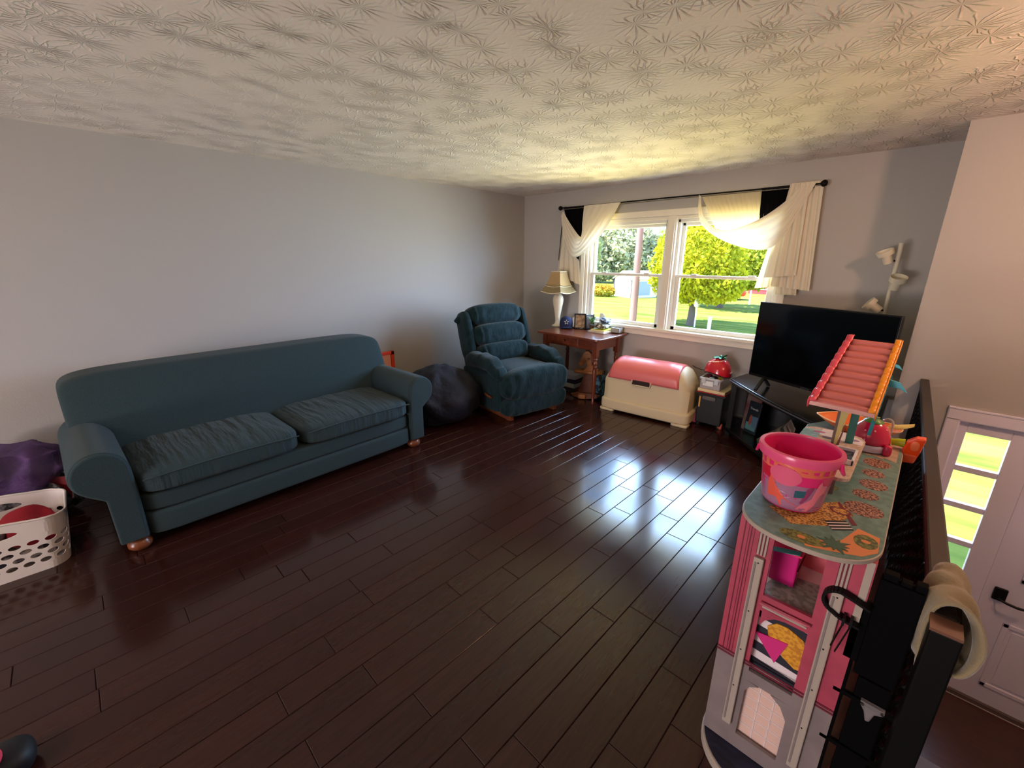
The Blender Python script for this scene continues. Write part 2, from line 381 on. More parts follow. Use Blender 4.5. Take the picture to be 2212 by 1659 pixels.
# front door with its sidelight
D = M['doorp']
door = struct(MB().box((4.93, -.575, LZ), (5.84, -.53, .565)).build('door_1', D, bevel=.003))
for (xa, xb, za, zb) in ((5.06, 5.36, -.42, .42), (5.44, 5.72, -.42, .42), (5.06, 5.36, -1.30, -.75), (5.44, 5.72, -1.30, -.75)):
    MB().box((xa, -.583, za), (xb, -.573, za + .03)).box((xa, -.583, zb - .03), (xb, -.573, zb)).box((xa, -.583, za), (xa + .03, -.573, zb)).box((xb - .03, -.583, za), (xb, -.573, zb)).box((xa + .05, -.580, za + .05), (xb - .05, -.573, zb - .05)).build('door_panel', D, door, bevel=.004)
hd = MB().box((4.965, -.592, -.60), (5.030, -.575, -.50)).build('door_handle', M['black'], door, bevel=.012)
MB().tube([(4.998, -.592, -.562), (4.998, -.635, -.562), (5.03, -.645, -.566), (5.075, -.645, -.572), (5.115, -.64, -.570)], .0085, 10).build('lever', M['black'], hd, smooth=40)
tr = struct(MB().box((4.487, -.632, LZ), (4.56, -.61, .625)).box((4.487, -.632, .605), (5.97, -.61, .70)).box((5.90, -.632, LZ), (5.97, -.61, .625)).build('trim_2', D, bevel=.008))
MB().box((4.487, -.636, .685), (5.97, -.61, .70)).build('head_lip', D, tr, bevel=.003)
struct(MB().box((4.553, -.60, LZ), (5.90, -.48, LZ + .03)).build('trim_3', mat('grey_threshold', (96, 80, 78), rough=.5)))
sd = struct(MB().box((4.555, -.60, LZ), (4.602, -.54, .59)).box((4.802, -.60, LZ), (4.918, -.54, .59)).box((4.602, -.60, .53), (4.802, -.54, .59)).box((4.602, -.60, LZ), (4.802, -.54, -.79)).build('window_2', D, bevel=.004))
for i in range(4):
    z = .27 - i * .268; B((4.602, -.592, z - .02), (4.802, -.552, z + .02)).build('glazing_bar', D, sd, bevel=.004)
for i in range(5):
    z = .53 - i * .268; B((4.602, -.572, z - .245), (4.802, -.568, z)).build('pane', M['pane'], sd)
struct(MB().box((4.918, -.60, LZ), (4.932, -.56, .59)).box((4.555, -.605, .59), (5.9, -.56, .606)).box((4.933, -.60, .566), (5.9, -.565, .59)).build('trim_4', D))

# foyer pendant (just outside the frame; it warms the entry)
pl = bpy.data.lights.new('foyer_bulb', 'POINT'); pl.energy = FOYER; pl.color = (1.0, .56, .34); pl.shadow_soft_size = .07
po = bpy.data.objects.new('foyer_bulb', pl); C.objects.link(po); po.location = (5.15, -2.0, 2.18)
kl = area('added_ceiling_fill', (2.9, -7.4, 2.40), (0, 0, 0), 1.2, .6, CEIL_FILL, (1.0, .80, .66))  # no known fixture: soft warm fill added behind the camera
# ------------------------------------------------------------------ outdoors
G = -1.6
grass = mat('mown_grass', (80, 104, 34), rough=.9, spec=.1, noise_=(.55, .14, 12), rgb2=(140, 146, 64), stretch=(.6, 3.2, 1), bump=(30, .6, .05))
lawn = struct(MB().grid(lambda u, v: (-75 + 130 * u, -45 + 125 * v, G), 20, 20).build('lawn', grass))
bark = mat('grey_bark', (96, 84, 80), rough=.9, bump=(20, .6, .03), stretch=(1, 1, .2))
def leafmat(n, a, b): return mat(n, a, rough=.7, spec=.2, noise_=(1.6, .25, 3), rgb2=b, transl=.35)
leafA = leafmat('maple_leaves', (206, 196, 36), (150, 160, 44)); leafB = leafmat('far_maple_leaves', (190, 188, 48), (136, 152, 56))
leafC = leafmat('conifer_leaves', (204, 204, 160), (140, 150, 124)); leafD = leafmat('left_tree_leaves', (178, 184, 112), (128, 146, 98))
def foliage(name, m, parent, blobs, n, size, seed):
    rs = np.random.RandomState(seed); vs = []; fs = []
    for (cx, cy, cz, rx, ry, rz), share in blobs:
        k = int(n * share)
        d = rs.normal(size=(k, 3)); d /= np.linalg.norm(d, axis=1)[:, None]; rad = rs.uniform(.55, 1.02, k) ** .6
        nzv = np.array([.16 * noise.noise(Vector(q) * 3.1 + Vector((seed, cx, cz))) for q in d]); rad = rad * (1 + nzv)
        p = d * rad[:, None] * np.array([rx, ry, rz]) + np.array([cx, cy, cz])
        a = rs.normal(size=(k, 3)); a /= np.linalg.norm(a, axis=1)[:, None]; b = np.cross(a, rs.normal(size=(k, 3))); b /= np.linalg.norm(b, axis=1)[:, None]
        s = size * rs.uniform(.6, 1.4, k)[:, None]
        o = len(vs); q = np.stack([p - a * s, p - b * s * .6, p + a * s, p + b * s * .6], 1).reshape(-1, 3)
        vs += q.tolist(); fs += [(o + 4 * i, o + 4 * i + 1, o + 4 * i + 2, o + 4 * i + 3) for i in range(k)]
    mb = MB(); mb.v = vs; mb.f = fs
    return mb.build(name, m, parent, kind='stuff')
def tree(label, x, y, h0, blobs, m, n, size, seed, tr_=.16, group=None):
    t = thing('tree', label, 'tree', (x, y, G), 0, group)
    mb = MB().tube([(0, 0, -.1), (.02, 0, h0 * .5), (0, .03, h0), (.05, 0, h0 + .9)], lambda u: tr_ * (1.35 - .7 * u), 10)
    for a in (.3, 2.2, 4.4): mb.tube([(0, 0, h0 * .85), (math.cos(a) * .5, math.sin(a) * .5, h0 + .5), (math.cos(a) * 1.0, math.sin(a) * 1.0, h0 + 1.3)], lambda u: tr_ * .55 * (1 - .6 * u), 7)
    mb.build('trunk', bark, t, smooth=60); foliage('foliage', m, t, blobs, n, size, seed)
    return t
tree('nearer bright green lawn tree behind the right window pane', -4.24, 17.0, 1.1, [((0, 0, 3.2, 2.1, 2.1, 2.1), .6), ((-1.0, .4, 2.3, 1.5, 1.4, 1.1), .2), ((1.1, -.2, 2.2, 1.3, 1.3, 1.05), .2)], leafA, 15000, .10, 3, .15)
tree('second lawn tree farther back with its trunk in a round shadow', -6.12, 26.5, 1.2, [((0, 0, 3.3, 2.9, 2.9, 2.4), .6), ((1.7, 0, 2.4, 1.6, 1.5, 1.1), .2), ((-1.5, 0, 2.5, 1.7, 1.5, 1.1), .2)], leafB, 12000, .13, 5, .2)
tree('leafy tree at the left edge of the left window pane', -21.0, 29.5, 1.5, [((0, 0, 4.0, 2.6, 2.6, 3.2), .7), ((1.2, -.6, 2.0, 1.5, 1.3, 1.2), .3)], leafD, 5000, .2, 8, .2)
ORD = ('first', 'second', 'third', 'fourth', 'fifth', 'sixth', 'seventh', 'eighth')
bgs = [(-37, 46, 5.0, 9), (-31.5, 47, 4.6, 8.2), (-26.5, 49, 4.8, 8.8), (-22.0, 52, 4.4, 7.2), (-18.0, 54, 4.6, 8.2), (-13.6, 56, 4.2, 7.4), (-43, 44, 5, 9.5), (-9.8, 58, 4.0, 6.2)]
for i, (x, y, r, h) in enumerate(bgs):
    tree('tall dark tree, %s from the left in the far row' % ORD[sorted(q[0] for q in bgs).index(x)], x, y, 1.6, [((0, 0, h * .5, r * .8, r * .6, h * .5), .65), ((r * .3, 0, h * .3, r * .7, r * .5, h * .3), .35)], leafC, 4200, .30, 20 + i, .3, 'far row of trees')
tree('pale tree beside the red barn seen past the curtain', -8.6, 47, 1.4, [((0, 0, 3.6, 2.6, 2.4, 2.6), 1)], leafC, 2600, .3, 40, .22)
redw = mat('barn_red', (196, 60, 66), rough=.7); whitew = mat('white_siding', (236, 234, 230), rough=.6); roofw = mat('pale_roof', (206, 198, 196), rough=.7)
sh = thing('garden_shed', 'white gabled shed beyond the lawn left of the utility pole', 'shed', (-15.3, 29.3, G), R(-25))
sm = MB().box((-1.3, 0, 0), (1.3, 2.6, 1.55)); sm.prism([(-1.3, 1.55), (1.3, 1.55), (0, 2.15)], 0, 2.6, XZ); sm.build('wall', whitew, sh)
for s in (-1, 1): MB().bar((s * 1.42, 1.3, 1.52), (0, 1.3, 2.2), 2.9, .07, (0, 0, 1)).build('roof', roofw, sh)
B((-1.0, -.03, .9), (-.3, 0, 1.25)).build('window', mat('blue_grey_glass', (150, 160, 176), rough=.2), sh)
B((1.3, .7, .2), (1.33, 1.9, 1.35)).build('door', mat('grey_blue_door', (150, 164, 178), rough=.6), sh)
for s in (-1.3, 1.3): B((s - .04, -.05, 0), (s + .04, .04, 1.55)).build('corner_trim', mat('dark_trim', (90, 84, 84), rough=.6), sh)
bu = thing('bush', 'orange and yellow clipped bush in front of the white shed', 'bush', (-16.7, 28.5, G)); foliage('foliage', mat('orange_leaves', (212, 150, 44), rough=.8, noise_=(2, .2), rgb2=(150, 160, 44)), bu, [((0, 0, .5, 1.1, .7, .55), 1)], 1500, .1, 50)
pw = mat('weathered_pole_wood', (150, 104, 96), rough=.9, noise_=(6, .3), rgb2=(176, 132, 124), stretch=(1, 1, .15))
po_ = thing('utility_pole', 'tall weathered wooden utility pole in the front lawn', 'pole', (-6.75, 15.75, G)); MB().tube([(0, 0, -.1), (0, 0, 4), (0, 0, 9)], lambda u: .19 - .05 * u, 12).build('shaft', pw, po_, smooth=60)
B((-1.1, -.06, 7.6), (1.1, .06, 7.75)).build('crossarm', pw, po_)
tag(MB().tube([(-6.75 - 30 + 60 * t, 15.7 + 6 * (t - .5), 4.6 - 1.2 * (1 - (2 * t - 1) ** 2)) for t in [i / 24 for i in range(25)]], .025, 6).build('power_line', M['black']), 'dark overhead cable sagging past the utility pole', 'cable')
br = thing('barn', 'long red barn with a pale roof beyond the lawn at right', 'barn', (-6.6, 41.5, G), R(-10)); B((-2.2, 0, 0), (3.2, 4, .95)).build('wall', redw, br)
MB().bar((.5, .9, 1.25), (.5, 2.2, 1.9), 5.8, .08, (0, 0, 1)).bar((.5, 3.2, 1.25), (.5, 2.0, 1.9), 5.8, .08, (0, 0, 1)).build('roof', roofw, br)
MB().box((-2.2, -.05, .42), (3.2, 0, .52)).build('white_band', whitew, br)
hs = thing('house', 'white house with a reddish roof far off behind the curtain edge', 'house', (-10.4, 62, G), R(-12)); B((-4, 0, 0), (5, 6, 2.6)).build('wall', whitew, hs)
MB().bar((.5, -.4, 2.5), (.5, 3, 4.2), 9.8, .12).bar((.5, 6.4, 2.5), (.5, 3, 4.2), 9.8, .12).build('roof', mat('red_brown_roof', (176, 116, 100), rough=.8), hs)
B((-2.5, -.05, .9), (-1.3, 0, 1.9)).build('window', mat('dark_glass', (70, 76, 84), rough=.1), hs)
def car(label, x, y, rz, m):
    t = thing('car', label, 'car', (x, y, G), rz)
    MB().puff((0, 0, .62), (2.1, .85, .33), 6, 8).build('body', m, t, smooth=50); MB().puff((-.15, 0, 1.02), (1.15, .74, .34), 4, 8).build('cabin', mat('dark_glass', (70, 76, 84), rough=.1), t, smooth=60)
    for sx in (-1.25, 1.25):
        for sy in (-.85, .85): MB().lathe([(.0, -.09), (.30, -.09), (.32, 0), (.30, .09), (0, .09)], (sx, sy, .32), 16, 'y').build('wheel', M['black'], t, smooth=40)
car('red car parked behind the second lawn tree', -8.7, 33.4, R(20), mat('red_car_paint', (214, 66, 50), rough=.25))
car('white car parked right of the shed behind the pole', -12.4, 34.5, R(15), mat('white_car_paint', (228, 228, 228), rough=.25))
mp = thing('mailbox', 'white mailbox on a thin post beside the nearer tree', 'mailbox', (-3.85, 16.6, G)); MB().tube([(0, 0, 0), (0, 0, 1.0)], .035, 8).build('post', whitew, mp)
MB().puff((0, 0, 1.18), (.10, .2, .2), 4, 6).build('box', whitew, mp, smooth=60)
tag(MB().tube([(-3.05, 16.3, G), (-3.05, 16.3, G + .32), (-3.05, 16.3, G + .62)], .085, 10).build('marker_post', whitew), 'short thick white marker post at the lawn edge', 'post')
tag(MB().tube([(-5.35, 30.4, G), (-5.35, 30.4, G + 1.2), (-5.3, 30.4, G + 1.6)], .05, 8).build('marker_post', whitew), 'thin tall white post far across the lawn near the barn', 'post')

# ------------------------------------------------------------------ sofa
sofaM = mat('dark_teal_weave', (40, 54, 58), rough=.9, spec=.15, noise_=(220, .3, 2), rgb2=(52, 68, 72), bump=(300, .35, .002), sheen=.08)
cushM = mat('teal_cushion_weave', (40, 54, 58), rough=.9, spec=.15, noise_=(220, .3, 2), rgb2=(52, 68, 72), bump=(2.2, .9, .035, 3), bump_stretch=(1.2, 7, 1), sheen=.08)
woodM = mat('honey_wood', (128, 70, 40), rough=.3, noise_=(8, .25), rgb2=(98, 50, 28), stretch=(1, 8, 1))
sf = thing('sofa', 'long dark teal rolled-arm sofa along the left wall', 'sofa', (.80, -3.67, 0), R(2.2))
# local: x forward (front +.46), y along the wall
def pillow_wr(amp):
    def f(q, v):
        e = max(0, 1 - max(abs(q.x), abs(q.y)) ** 2)
        z = v.z + (e * .028 if q.z > 0 else 0)
        if q.z > .1: z += amp * math.sin(v.y * 26 + 6 * noise.noise(v * 5)) * (1 - abs(q.x)) * max(0, noise.noise(v * 2.3 + Vector((3, 1, 0))) + .25)
        return (v.x, v.y, z)
    return f
MB().puff((.02, 0, .265), (.43, .91, .055), 14, 12).build('seat_rail', sofaM, sf, smooth=60)
MB().puff((.035, 0, .135), (.425, .915, .075), 14, 12).build('lower_rail', sofaM, sf, smooth=60)
for yy, hw in ((-.457, .45), (.457, .45)):
    c_ = MB().puff((.10, yy, .395), (.385, hw, .072), 7, 22, fn=pillow_wr(.016)).build('seat_cushion', cushM, sf, smooth=80)
    MB().tube([(.484, yy + hw * .94 * (2 * t - 1), .435 + .012 * math.cos((2 * t - 1) * 1.5)) for t in [i / 20 for i in range(21)]], .0045, 6).build('piping', sofaM, c_, smooth=60)
def backfn(q, v):
    t = max(0, q.z); return (v.x - .10 * (q.z + .2) - .03 * t * t, v.y, v.z)
MB().puff((-.31, 0, .645), (.145, 1.105, .275), 9, 30, fn=backfn).build('backrest', sofaM, sf, smooth=80)
B((-.44, -.98, .06), (-.26, .98, .5)).build('back_base', sofaM, sf, bevel=.03)
for s in (-1, 1):
    # rolled arm: outline in (y,z), extruded along x
    r = .125; yc = s * 1.035; zc = .515
    pts = [(s * .905, .07)] + [(s * .905, .40)] + [(yc - s * r * math.cos(a), zc + r * math.sin(a)) for a in [math.pi * i / 16 * 1.28 for i in range(17)]] + [(s * 1.04, .36), (s * 1.035, .07)]
    if s < 0: pts = list(reversed(pts))
    mb = MB().prism(pts, -.42, .44, YZ); arm = mb.build('arm', sofaM, sf, smooth=35, bevel=.012, seg=3)
    c0 = (sum(p[0] for p in pts) / len(pts), sum(p[1] for p in pts) / len(pts))
    pts2 = [((p[0] - c0[0]) * .94 + c0[0], (p[1] - c0[1]) * .975 + c0[1]) for p in pts]
    fp = MB().prism(pts2, .435, .458, YZ).build('arm_front', sofaM, arm, smooth=35, bevel=.01, seg=3)
for (xx, yy) in ((.40, -.955), (.40, .955), (-.36, -.95), (-.36, .95)):
    MB().lathe([(.0, 0), (.035, 0), (.056, .022), (.058, .042), (.045, .062), (.05, .075), (0, .075)], (xx, yy, 0), 20).build('foot', woodM, sf, smooth=50)

# ------------------------------------------------------------------ recliner
velM = mat('teal_velvet', (10, 25, 30), rough=.85, spec=.1, noise_=(14, .22, 5), rgb2=(26, 50, 55), stretch=(3, 3, .8), bump=(40, .4, .006), bump_stretch=(3, 3, .7), sheen=.12)
rc = thing('recliner', 'plush teal velvet recliner beside the wooden side table', 'recliner', (1.03, -1.285, 0), R(-8.8))
lean = RY(R(-17))
def wr(q, v):
    k = (1 - abs(q.z)) * (1 if q.x > 0 else .3)
    return (v.x + .010 * k * math.sin(v.y * 55 + 5 * noise.noise(v * 7)), v.y, v.z)
MB().puff((-.36, 0, .66), (.11, .40, .44), 5, 14, rot=lean).build('back_shell', velM, rc, smooth=80)
MB().puff((-.385, 0, 1.005), (.135, .365, .125), 3.2, 20, rot=lean, fn=wr).build('head_pillow', velM, rc, smooth=80)
MB().puff((-.275, 0, .80), (.12, .355, .125), 3.6, 22, rot=lean, fn=wr).build('mid_pillow', velM, rc, smooth=80)
MB().puff((-.20, 0, .605), (.125, .35, .115), 3.6, 22, rot=lean, fn=wr).build('lumbar_pillow', velM, rc, smooth=80)
for s in (-1, 1):
    MB().puff((-.345, s * .385, .80), (.12, .045, .27), 4, 10, rot=lean).build('back_wing', velM, rc, smooth=80)
    MB().tube([(-.44, s * .38, .985), (-.43, s * .43, .98), (-.45, s * .445, .945)], lambda u: .035, 10).build('ear_roll', velM, rc, smooth=80)
    MB().puff((.02, s * .40, .30), (.36, .055, .20), 7, 10).build('arm_side', velM, rc, smooth=70)
    def armf(q, v, s=s): return (v.x, v.y, v.z - .10 * max(0, q.x) ** 2 + .03 * (1 - q.x * q.x) - .01 * math.sin(v.x * 40 + 3 * noise.noise(v * 6)))
    MB().puff((.06, s * .40, .565), (.34, .088, .075), 3.2, 18, fn=armf).build('arm_pad', velM, rc, smooth=80)
def seatf(q, v): return (v.x + .010 * math.sin(v.y * 38 + 5 * noise.noise(v * 6)) * max(0, q.x), v.y, v.z + .02 * (1 - q.y * q.y) * max(0, q.z))
MB().puff((.13, 0, .425), (.36, .33, .10), 5, 16, fn=seatf).build('seat', velM, rc, smooth=80)
MB().puff((.395, 0, .385), (.105, .445, .155), 3.4, 24, fn=seatf).build('seat_front', velM, rc, smooth=80)
MB().puff((.40, 0, .165), (.075, .44, .105), 4, 22, fn=seatf).build('footrest', velM, rc, smooth=80)
B((-.35, -.34, .07), (.33, .34, .22)).build('base_frame', M['black'], rc)
for s in (-1, 1): MB().bar((-.33, s * .30, .035), (.40, s * .30, .035), .05, .07).build('runner', woodM, rc, bevel=.01)
B((.33, -.33, .0), (.375, -.27, .10)).build('foot', woodM, rc, bevel=.006)
MB().tube([(.14, -.46, .27), (.20, -.475, .265), (.27, -.48, .262)], .013, 8).build('lever', woodM, rc, smooth=60)

# ------------------------------------------------------------------ bean bag and orange frame
bagM = mat('navy_bean_bag_fabric', (22, 24, 36), rough=.7, spec=.4, noise_=(6, .3), rgb2=(34, 36, 50), bump=(9, .6, .03))
def bagf(q, v):
    a = math.atan2(v.y, v.x); k = 1 + .05 * math.cos(6 * a) + .07 * noise.noise(v * 4); z = v.z
    if q.z > 0: k *= 1 - .45 * q.z ** 1.3; z -= .02
    k += .05 * abs(math.sin(5 * a + 4 * q.z))
    return (v.x * k, v.y * k, max(z, -.255) + .03 * noise.noise(v * 6))
bg_ = tag(MB().puff((0, 0, .29), (.42, .37, .30), 2.7, 24, fn=bagf).build('bean_bag', bagM, smooth=80), 'slumped navy bean bag between sofa and recliner', 'bean bag'); bg_.location = (.74, -2.08, 0)
of = thing('picture_frame', 'small bright orange-red frame leaning on the wall behind the sofa arm', 'frame', (.06, -2.36, .0))
om = mat('orange_red_plastic', (226, 62, 30), rough=.4)
MB().box((-.02, -.155, .30), (.02, .155, .335)).box((-.02, -.155, .60), (.02, .155, .635)).box((-.02, -.155, .30), (.02, -.115, .635)).box((-.02, .115, .30), (.02, .155, .635)).build('border', om, of, bevel=.004)
B((-.012, -.12, .33), (.008, .12, .605)).build('inset', mat('peach_card', (236, 150, 110), rough=.6), of)
B((-.03, -.13, 0), (.01, .13, .30)).build('stand', om, of)

# ------------------------------------------------------------------ side table and what stands on it
tbM = mat('cherry_wood', (122, 60, 36), rough=.28, spec=.6, noise_=(5, .3, 6), rgb2=(92, 42, 26), stretch=(1, 9, 9), coat=.3)
tb = thing('side_table', 'cherry wood side table with turned legs and drawer under the window', 'table', (1.29, -.35, 0))
MB().puff((0, 0, .768), (.455, .325, .013), 16, 14, fn=lambda q, v: (v.x, v.y, v.z - .004 * q.x ** 2)).build('tabletop', tbM, tb, smooth=50)
MB().box((-.375, -.235, .63), (.375, -.215, .757)).box((-.375, .215, .63), (.375, .235, .757)).box((-.38, -.22, .63), (-.36, .22, .757)).box((.36, -.22, .63), (.38, .22, .757)).build('apron', tbM, tb, bevel=.003)
dr = B((-.25, -.245, .650), (.13, -.233, .745)).build('drawer', mat('cherry_burl', (132, 66, 40), rough=.28, noise_=(16, .2, 5), rgb2=(84, 38, 26)), tb, bevel=.004)
MB().lathe([(0, 0), (.008, 0), (.008, .012), (.016, .02), (.012, .032), (0, .034)], (-.06, -.245, .70), 14, 'y', Matrix.Diagonal((1, -1, 1))).build('knob', tbM, dr, smooth=50)
leg = [(.015, 0), (.017, .04), (.013, .05), (.021, .12), (.025, .30), (.024, .40), (.020, .425), (.027, .44), (.020, .455), (.026, .475), (.027, .49), (.019, .51), (.028, .53), (.022, .545), (.03, .56)]
for sx in (-.365, .365):
    for sy in (-.225, .225):
        MB().lathe(leg, (sx, sy, 0), 18).box((sx - .029, sy - .029, .56), (sx + .029, sy + .029, .756)).build('leg', tbM, tb, smooth=40)
TZ = .783
lp = thing('table_lamp', 'cream urn table lamp with a scalloped tan shade', 'lamp', (.80, -.205, TZ))
crM = mat('cream_ceramic', (226, 214, 190), rough=.25)
MB().lathe([(.0, 0), (.075, 0), (.076, .008), (.06, .016), (.038, .03), (.03, .06), (.032, .10), (.045, .19), (.066, .30), (.07, .345), (.06, .385), (.035, .41), (.022, .42), (.02, .455), (0, .455)], (0, 0, 0), 28).build('base', crM, lp, smooth=60)
shM = mat('tan_shade_fabric', (206, 176, 128), rough=.9, transl=.35, bump=(120, .3, .002)); sh2 = mat('beige_shade_skirt', (168, 150, 112), rough=.9, transl=.25, noise_=(60, .2), rgb2=(146, 128, 92)); rimM = mat('cream_braid', (236, 224, 196), rough=.8)
def sq(half, z, dip, nseg=8):
    out = []
    for c in range(4):
        a0, a1 = math.pi / 4 + c * math.pi / 2, math.pi / 4 + (c + 1) * math.pi / 2
        p0 = Vector((math.cos(a0), math.sin(a0), 0)) * half * 1.414; p1 = Vector((math.cos(a1), math.sin(a1), 0)) * half * 1.414
        for i in range(nseg):
            t = i / nseg; q = p0.lerp(p1, t); k = math.sin(math.pi * t); q *= 1 - .05 * k; q.z = z - dip * k + (0.0); out.append(q)
    return out
def rings(lst):
    mb = MB(); n = len(lst[0]); vs = [v for r_ in lst for v in r_]; fs = []
    for i in range(len(lst) - 1):
        for k in range(n): fs.append((i * n + k, i * n + (k + 1) % n, (i + 1) * n + (k + 1) % n, (i + 1) * n + k))
    return mb.add(vs, fs)
sd_ = rings([sq(.068, .69, 0), sq(.074, .66, 0), sq(.088, .60, 0), sq(.106, .545, 0), sq(.118, .515, .012)]).build('shade', shM, lp, smooth=30, solid=.003)
rings([sq(.112, .53, .008), sq(.125, .50, .012), sq(.142, .47, .014), sq(.160, .445, .022)]).build('shade_skirt', sh2, lp, smooth=30, solid=.003)
MB().tube(sq(.161, .445, .022) + sq(.161, .445, .022)[:1], .005, 6).build('braid', rimM, sd_, smooth=60)
MB().tube(sq(.119, .515, .012) + sq(.119, .515, .012)[:1], .004, 6).build('braid', rimM, sd_, smooth=60)
MB().tube(sq(.068, .69, 0) + sq(.068, .69, 0)[:1], .004, 6).build('braid', rimM, sd_, smooth=60)
nav = mat('navy_cap_cloth', (30, 38, 78), rough=.85); wht = mat('white_cloth', (226, 228, 232), rough=.85); blk = mat('black_cloth', (20, 20, 24), rough=.85)
def cap(label, x, y, z, rz, m1, m2, star=False, g=None):
    t = thing('baseball_cap', label, 'cap', (x, y, z), rz, g)
    MB().lathe([(.082, 0), (.084, .03), (.08, .07), (.066, .105), (.04, .125), (.012, .132), (0, .132)], (0, 0, 0), 24, sx=1.08).build('crown', m1, t, smooth=70)
    MB().grid(lambda u, v: (.075 + .085 * v * math.cos((u - .5) * 2.2), (u - .5) * .15 * (1 - .15 * v), .012 - .018 * abs(u - .5) * 2 * abs(u - .5) * 2 - .008 * v), 10, 5).build('brim', m2, t, smooth=70, solid=.004)
    MB().lathe([(.0, 0), (.008, 0), (.006, .006), (0, .007)], (0, 0, .131), 10).build('button', m2, t, smooth=60)
    if star:
        pts = [((.034 if i % 2 == 0 else .014) * math.sin(i * math.pi / 5), (.034 if i % 2 == 0 else .014) * math.cos(i * math.pi / 5)) for i in range(10)]
        pin = [(.62 * a, .62 * b) for a, b in pts]
        Mx = Matrix.Translation((.079, 0, .066)) @ Matrix.Rotation(R(-14), 4, 'Y') @ YZ
        MB().prism(pts, 0, .006, Mx).build('star_patch', wht, t); MB().prism(pin, .005, .008, Mx).build('star_center', nav, t)
    return t
cap('navy ball cap with a white star beside the lamp', .965, -.235, TZ + .012, R(-50), nav, nav, True)
cap('white ball cap just behind the navy star cap', 1.06, -.12, TZ + .012, R(-20), wht, wht)
fb = mat('black_frame_wood', (18, 15, 14), rough=.4); ph = mat('sepia_photo', (196, 170, 128), rough=.3, noise_=(22, .15), rgb2=(120, 92, 70)); ph2 = mat('dark_photo', (74, 62, 58), rough=.3, noise_=(22, .15), rgb2=(110, 94, 88))
def frame(label, x, y, rz, w_, h_, pm):
    t = thing('photo_frame', label, 'photo frame', (x, y, TZ), rz); w2 = w_ / 2; b_ = .018
    MB().box((-w2, -.008, 0), (w2, .008, b_)).box((-w2, -.008, h_ - b_), (w2, .008, h_)).box((-w2, -.008, 0), (-w2 + b_, .008, h_)).box((w2 - b_, -.008, 0), (w2, .008, h_)).build('border', fb, t, bevel=.003)
    B((-w2 + b_, -.003, b_), (w2 - b_, .006, h_ - b_)).build('photo', pm, t)
    return t
frame('black photo frame with a sepia picture beside the navy cap', 1.16, -.205, R(30), .148, .192, ph)
frame('dark photo frame turned edge-on right of the sepia picture', 1.268, -.155, R(78), .145, .185, ph2)
pp = tag(MB().grid(lambda u, v: (1.34 + .16 * u, -.07 + .03 * math.sin(3 * u + v) , TZ + .005 + .19 * v * (1 - .25 * u) + .015 * math.sin(7 * u)), 10, 8).build('paper_sheet', mat('white_paper', (236, 238, 238), rough=.8), solid=.002), 'crumpled white papers behind the dark frame', 'paper')
pl_ = thing('small_plant', 'little plant with green leaves between dark frame and papers', 'plant', (1.335, -.20, TZ)); MB().lathe([(0, 0), (.022, 0), (.03, .07), (.0, .07)], (0, 0, 0), 16).build('pot', mat('brown_pot', (80, 54, 40), rough=.7), pl_, smooth=50)
lm = MB()
for i in range(14):
    a = i * 2.4; r_ = .02 + .002 * i; lm.add([(0, 0, .07), (r_ * math.cos(a) - .012 * math.sin(a), r_ * math.sin(a) + .012 * math.cos(a), .11 + .005 * i), (1.8 * r_ * math.cos(a), 1.8 * r_ * math.sin(a), .10 + .006 * i), (r_ * math.cos(a) + .012 * math.sin(a), r_ * math.sin(a) - .012 * math.cos(a), .11 + .005 * i)], [(0, 1, 2, 3)])
lm.build('foliage', mat('pot_green', (86, 130, 60), rough=.6), pl_, kind='stuff')
for i, (rgb, z, sc, lb) in enumerate((((228, 214, 206), 0, 1, 'pale pink book at the bottom of the pile on the table'), ((220, 212, 70), .018, .82, 'thin yellow book on top of the pale pink book'))):
    bk = thing('book', lb, 'book', (1.475, -.185, TZ + z), R(-3 + 4 * i)); hx, hy = .115 * sc, .13 * sc
    MB().box((-hx, -hy, 0), (hx, hy, .003)).box((-hx, -hy, .014), (hx, hy, .017)).box((-hx, -hy, 0), (-hx + .003, hy, .017)).build('cover', mat('book_cover%d' % i, rgb, rough=.5), bk); B((-hx + .003, -hy + .004, .003), (hx - .004, hy - .004, .014)).build('pages', mat('page_block', (232, 224, 208), rough=.8), bk)
bn = mat('printed_bandana', (176, 196, 226), rough=.85, noise_=(34, .04, 2), rgb2=(44, 60, 88)); bn2 = mat('camo_bandana', (214, 214, 208), rough=.85, noise_=(30, .05, 2), rgb2=(74, 66, 48))
def crump(q, v): return v + Vector((noise.noise(v * 17), noise.noise(v * 17 + Vector((5, 0, 0))), noise.noise(v * 15 + Vector((0, 9, 0))))) * .022
tag(MB().puff((1.475, -.19, TZ + .072), (.085, .085, .036), 3, 14, fn=crump).build('bandana', bn2, smooth=80), 'bunched brown and white cloth lying on the books', 'bandana')
tag(MB().puff((1.49, -.16, TZ + .138), (.058, .06, .034), 2.6, 14, fn=crump).build('bandana', bn, smooth=80), 'crumpled pale blue cloth on top of the brown cloth', 'bandana')
sb = thing('small_box', 'small grey open box at the table end under the window', 'box', (1.635, -.11, TZ)); MB().box((-.05, -.05, 0), (.05, .05, .004)).box((-.05, -.05, 0), (-.046, .05, .06)).box((.046, -.05, 0), (.05, .05, .06)).box((-.05, -.05, 0), (.05, -.046, .06)).box((-.05, .046, 0), (.05, .05, .06)).build('carton', mat('grey_card', (168, 164, 160), rough=.8), sb)
MB().puff((0, 0, .03), (.04, .04, .025), 3, 8).build('contents', wht, sb, smooth=60)

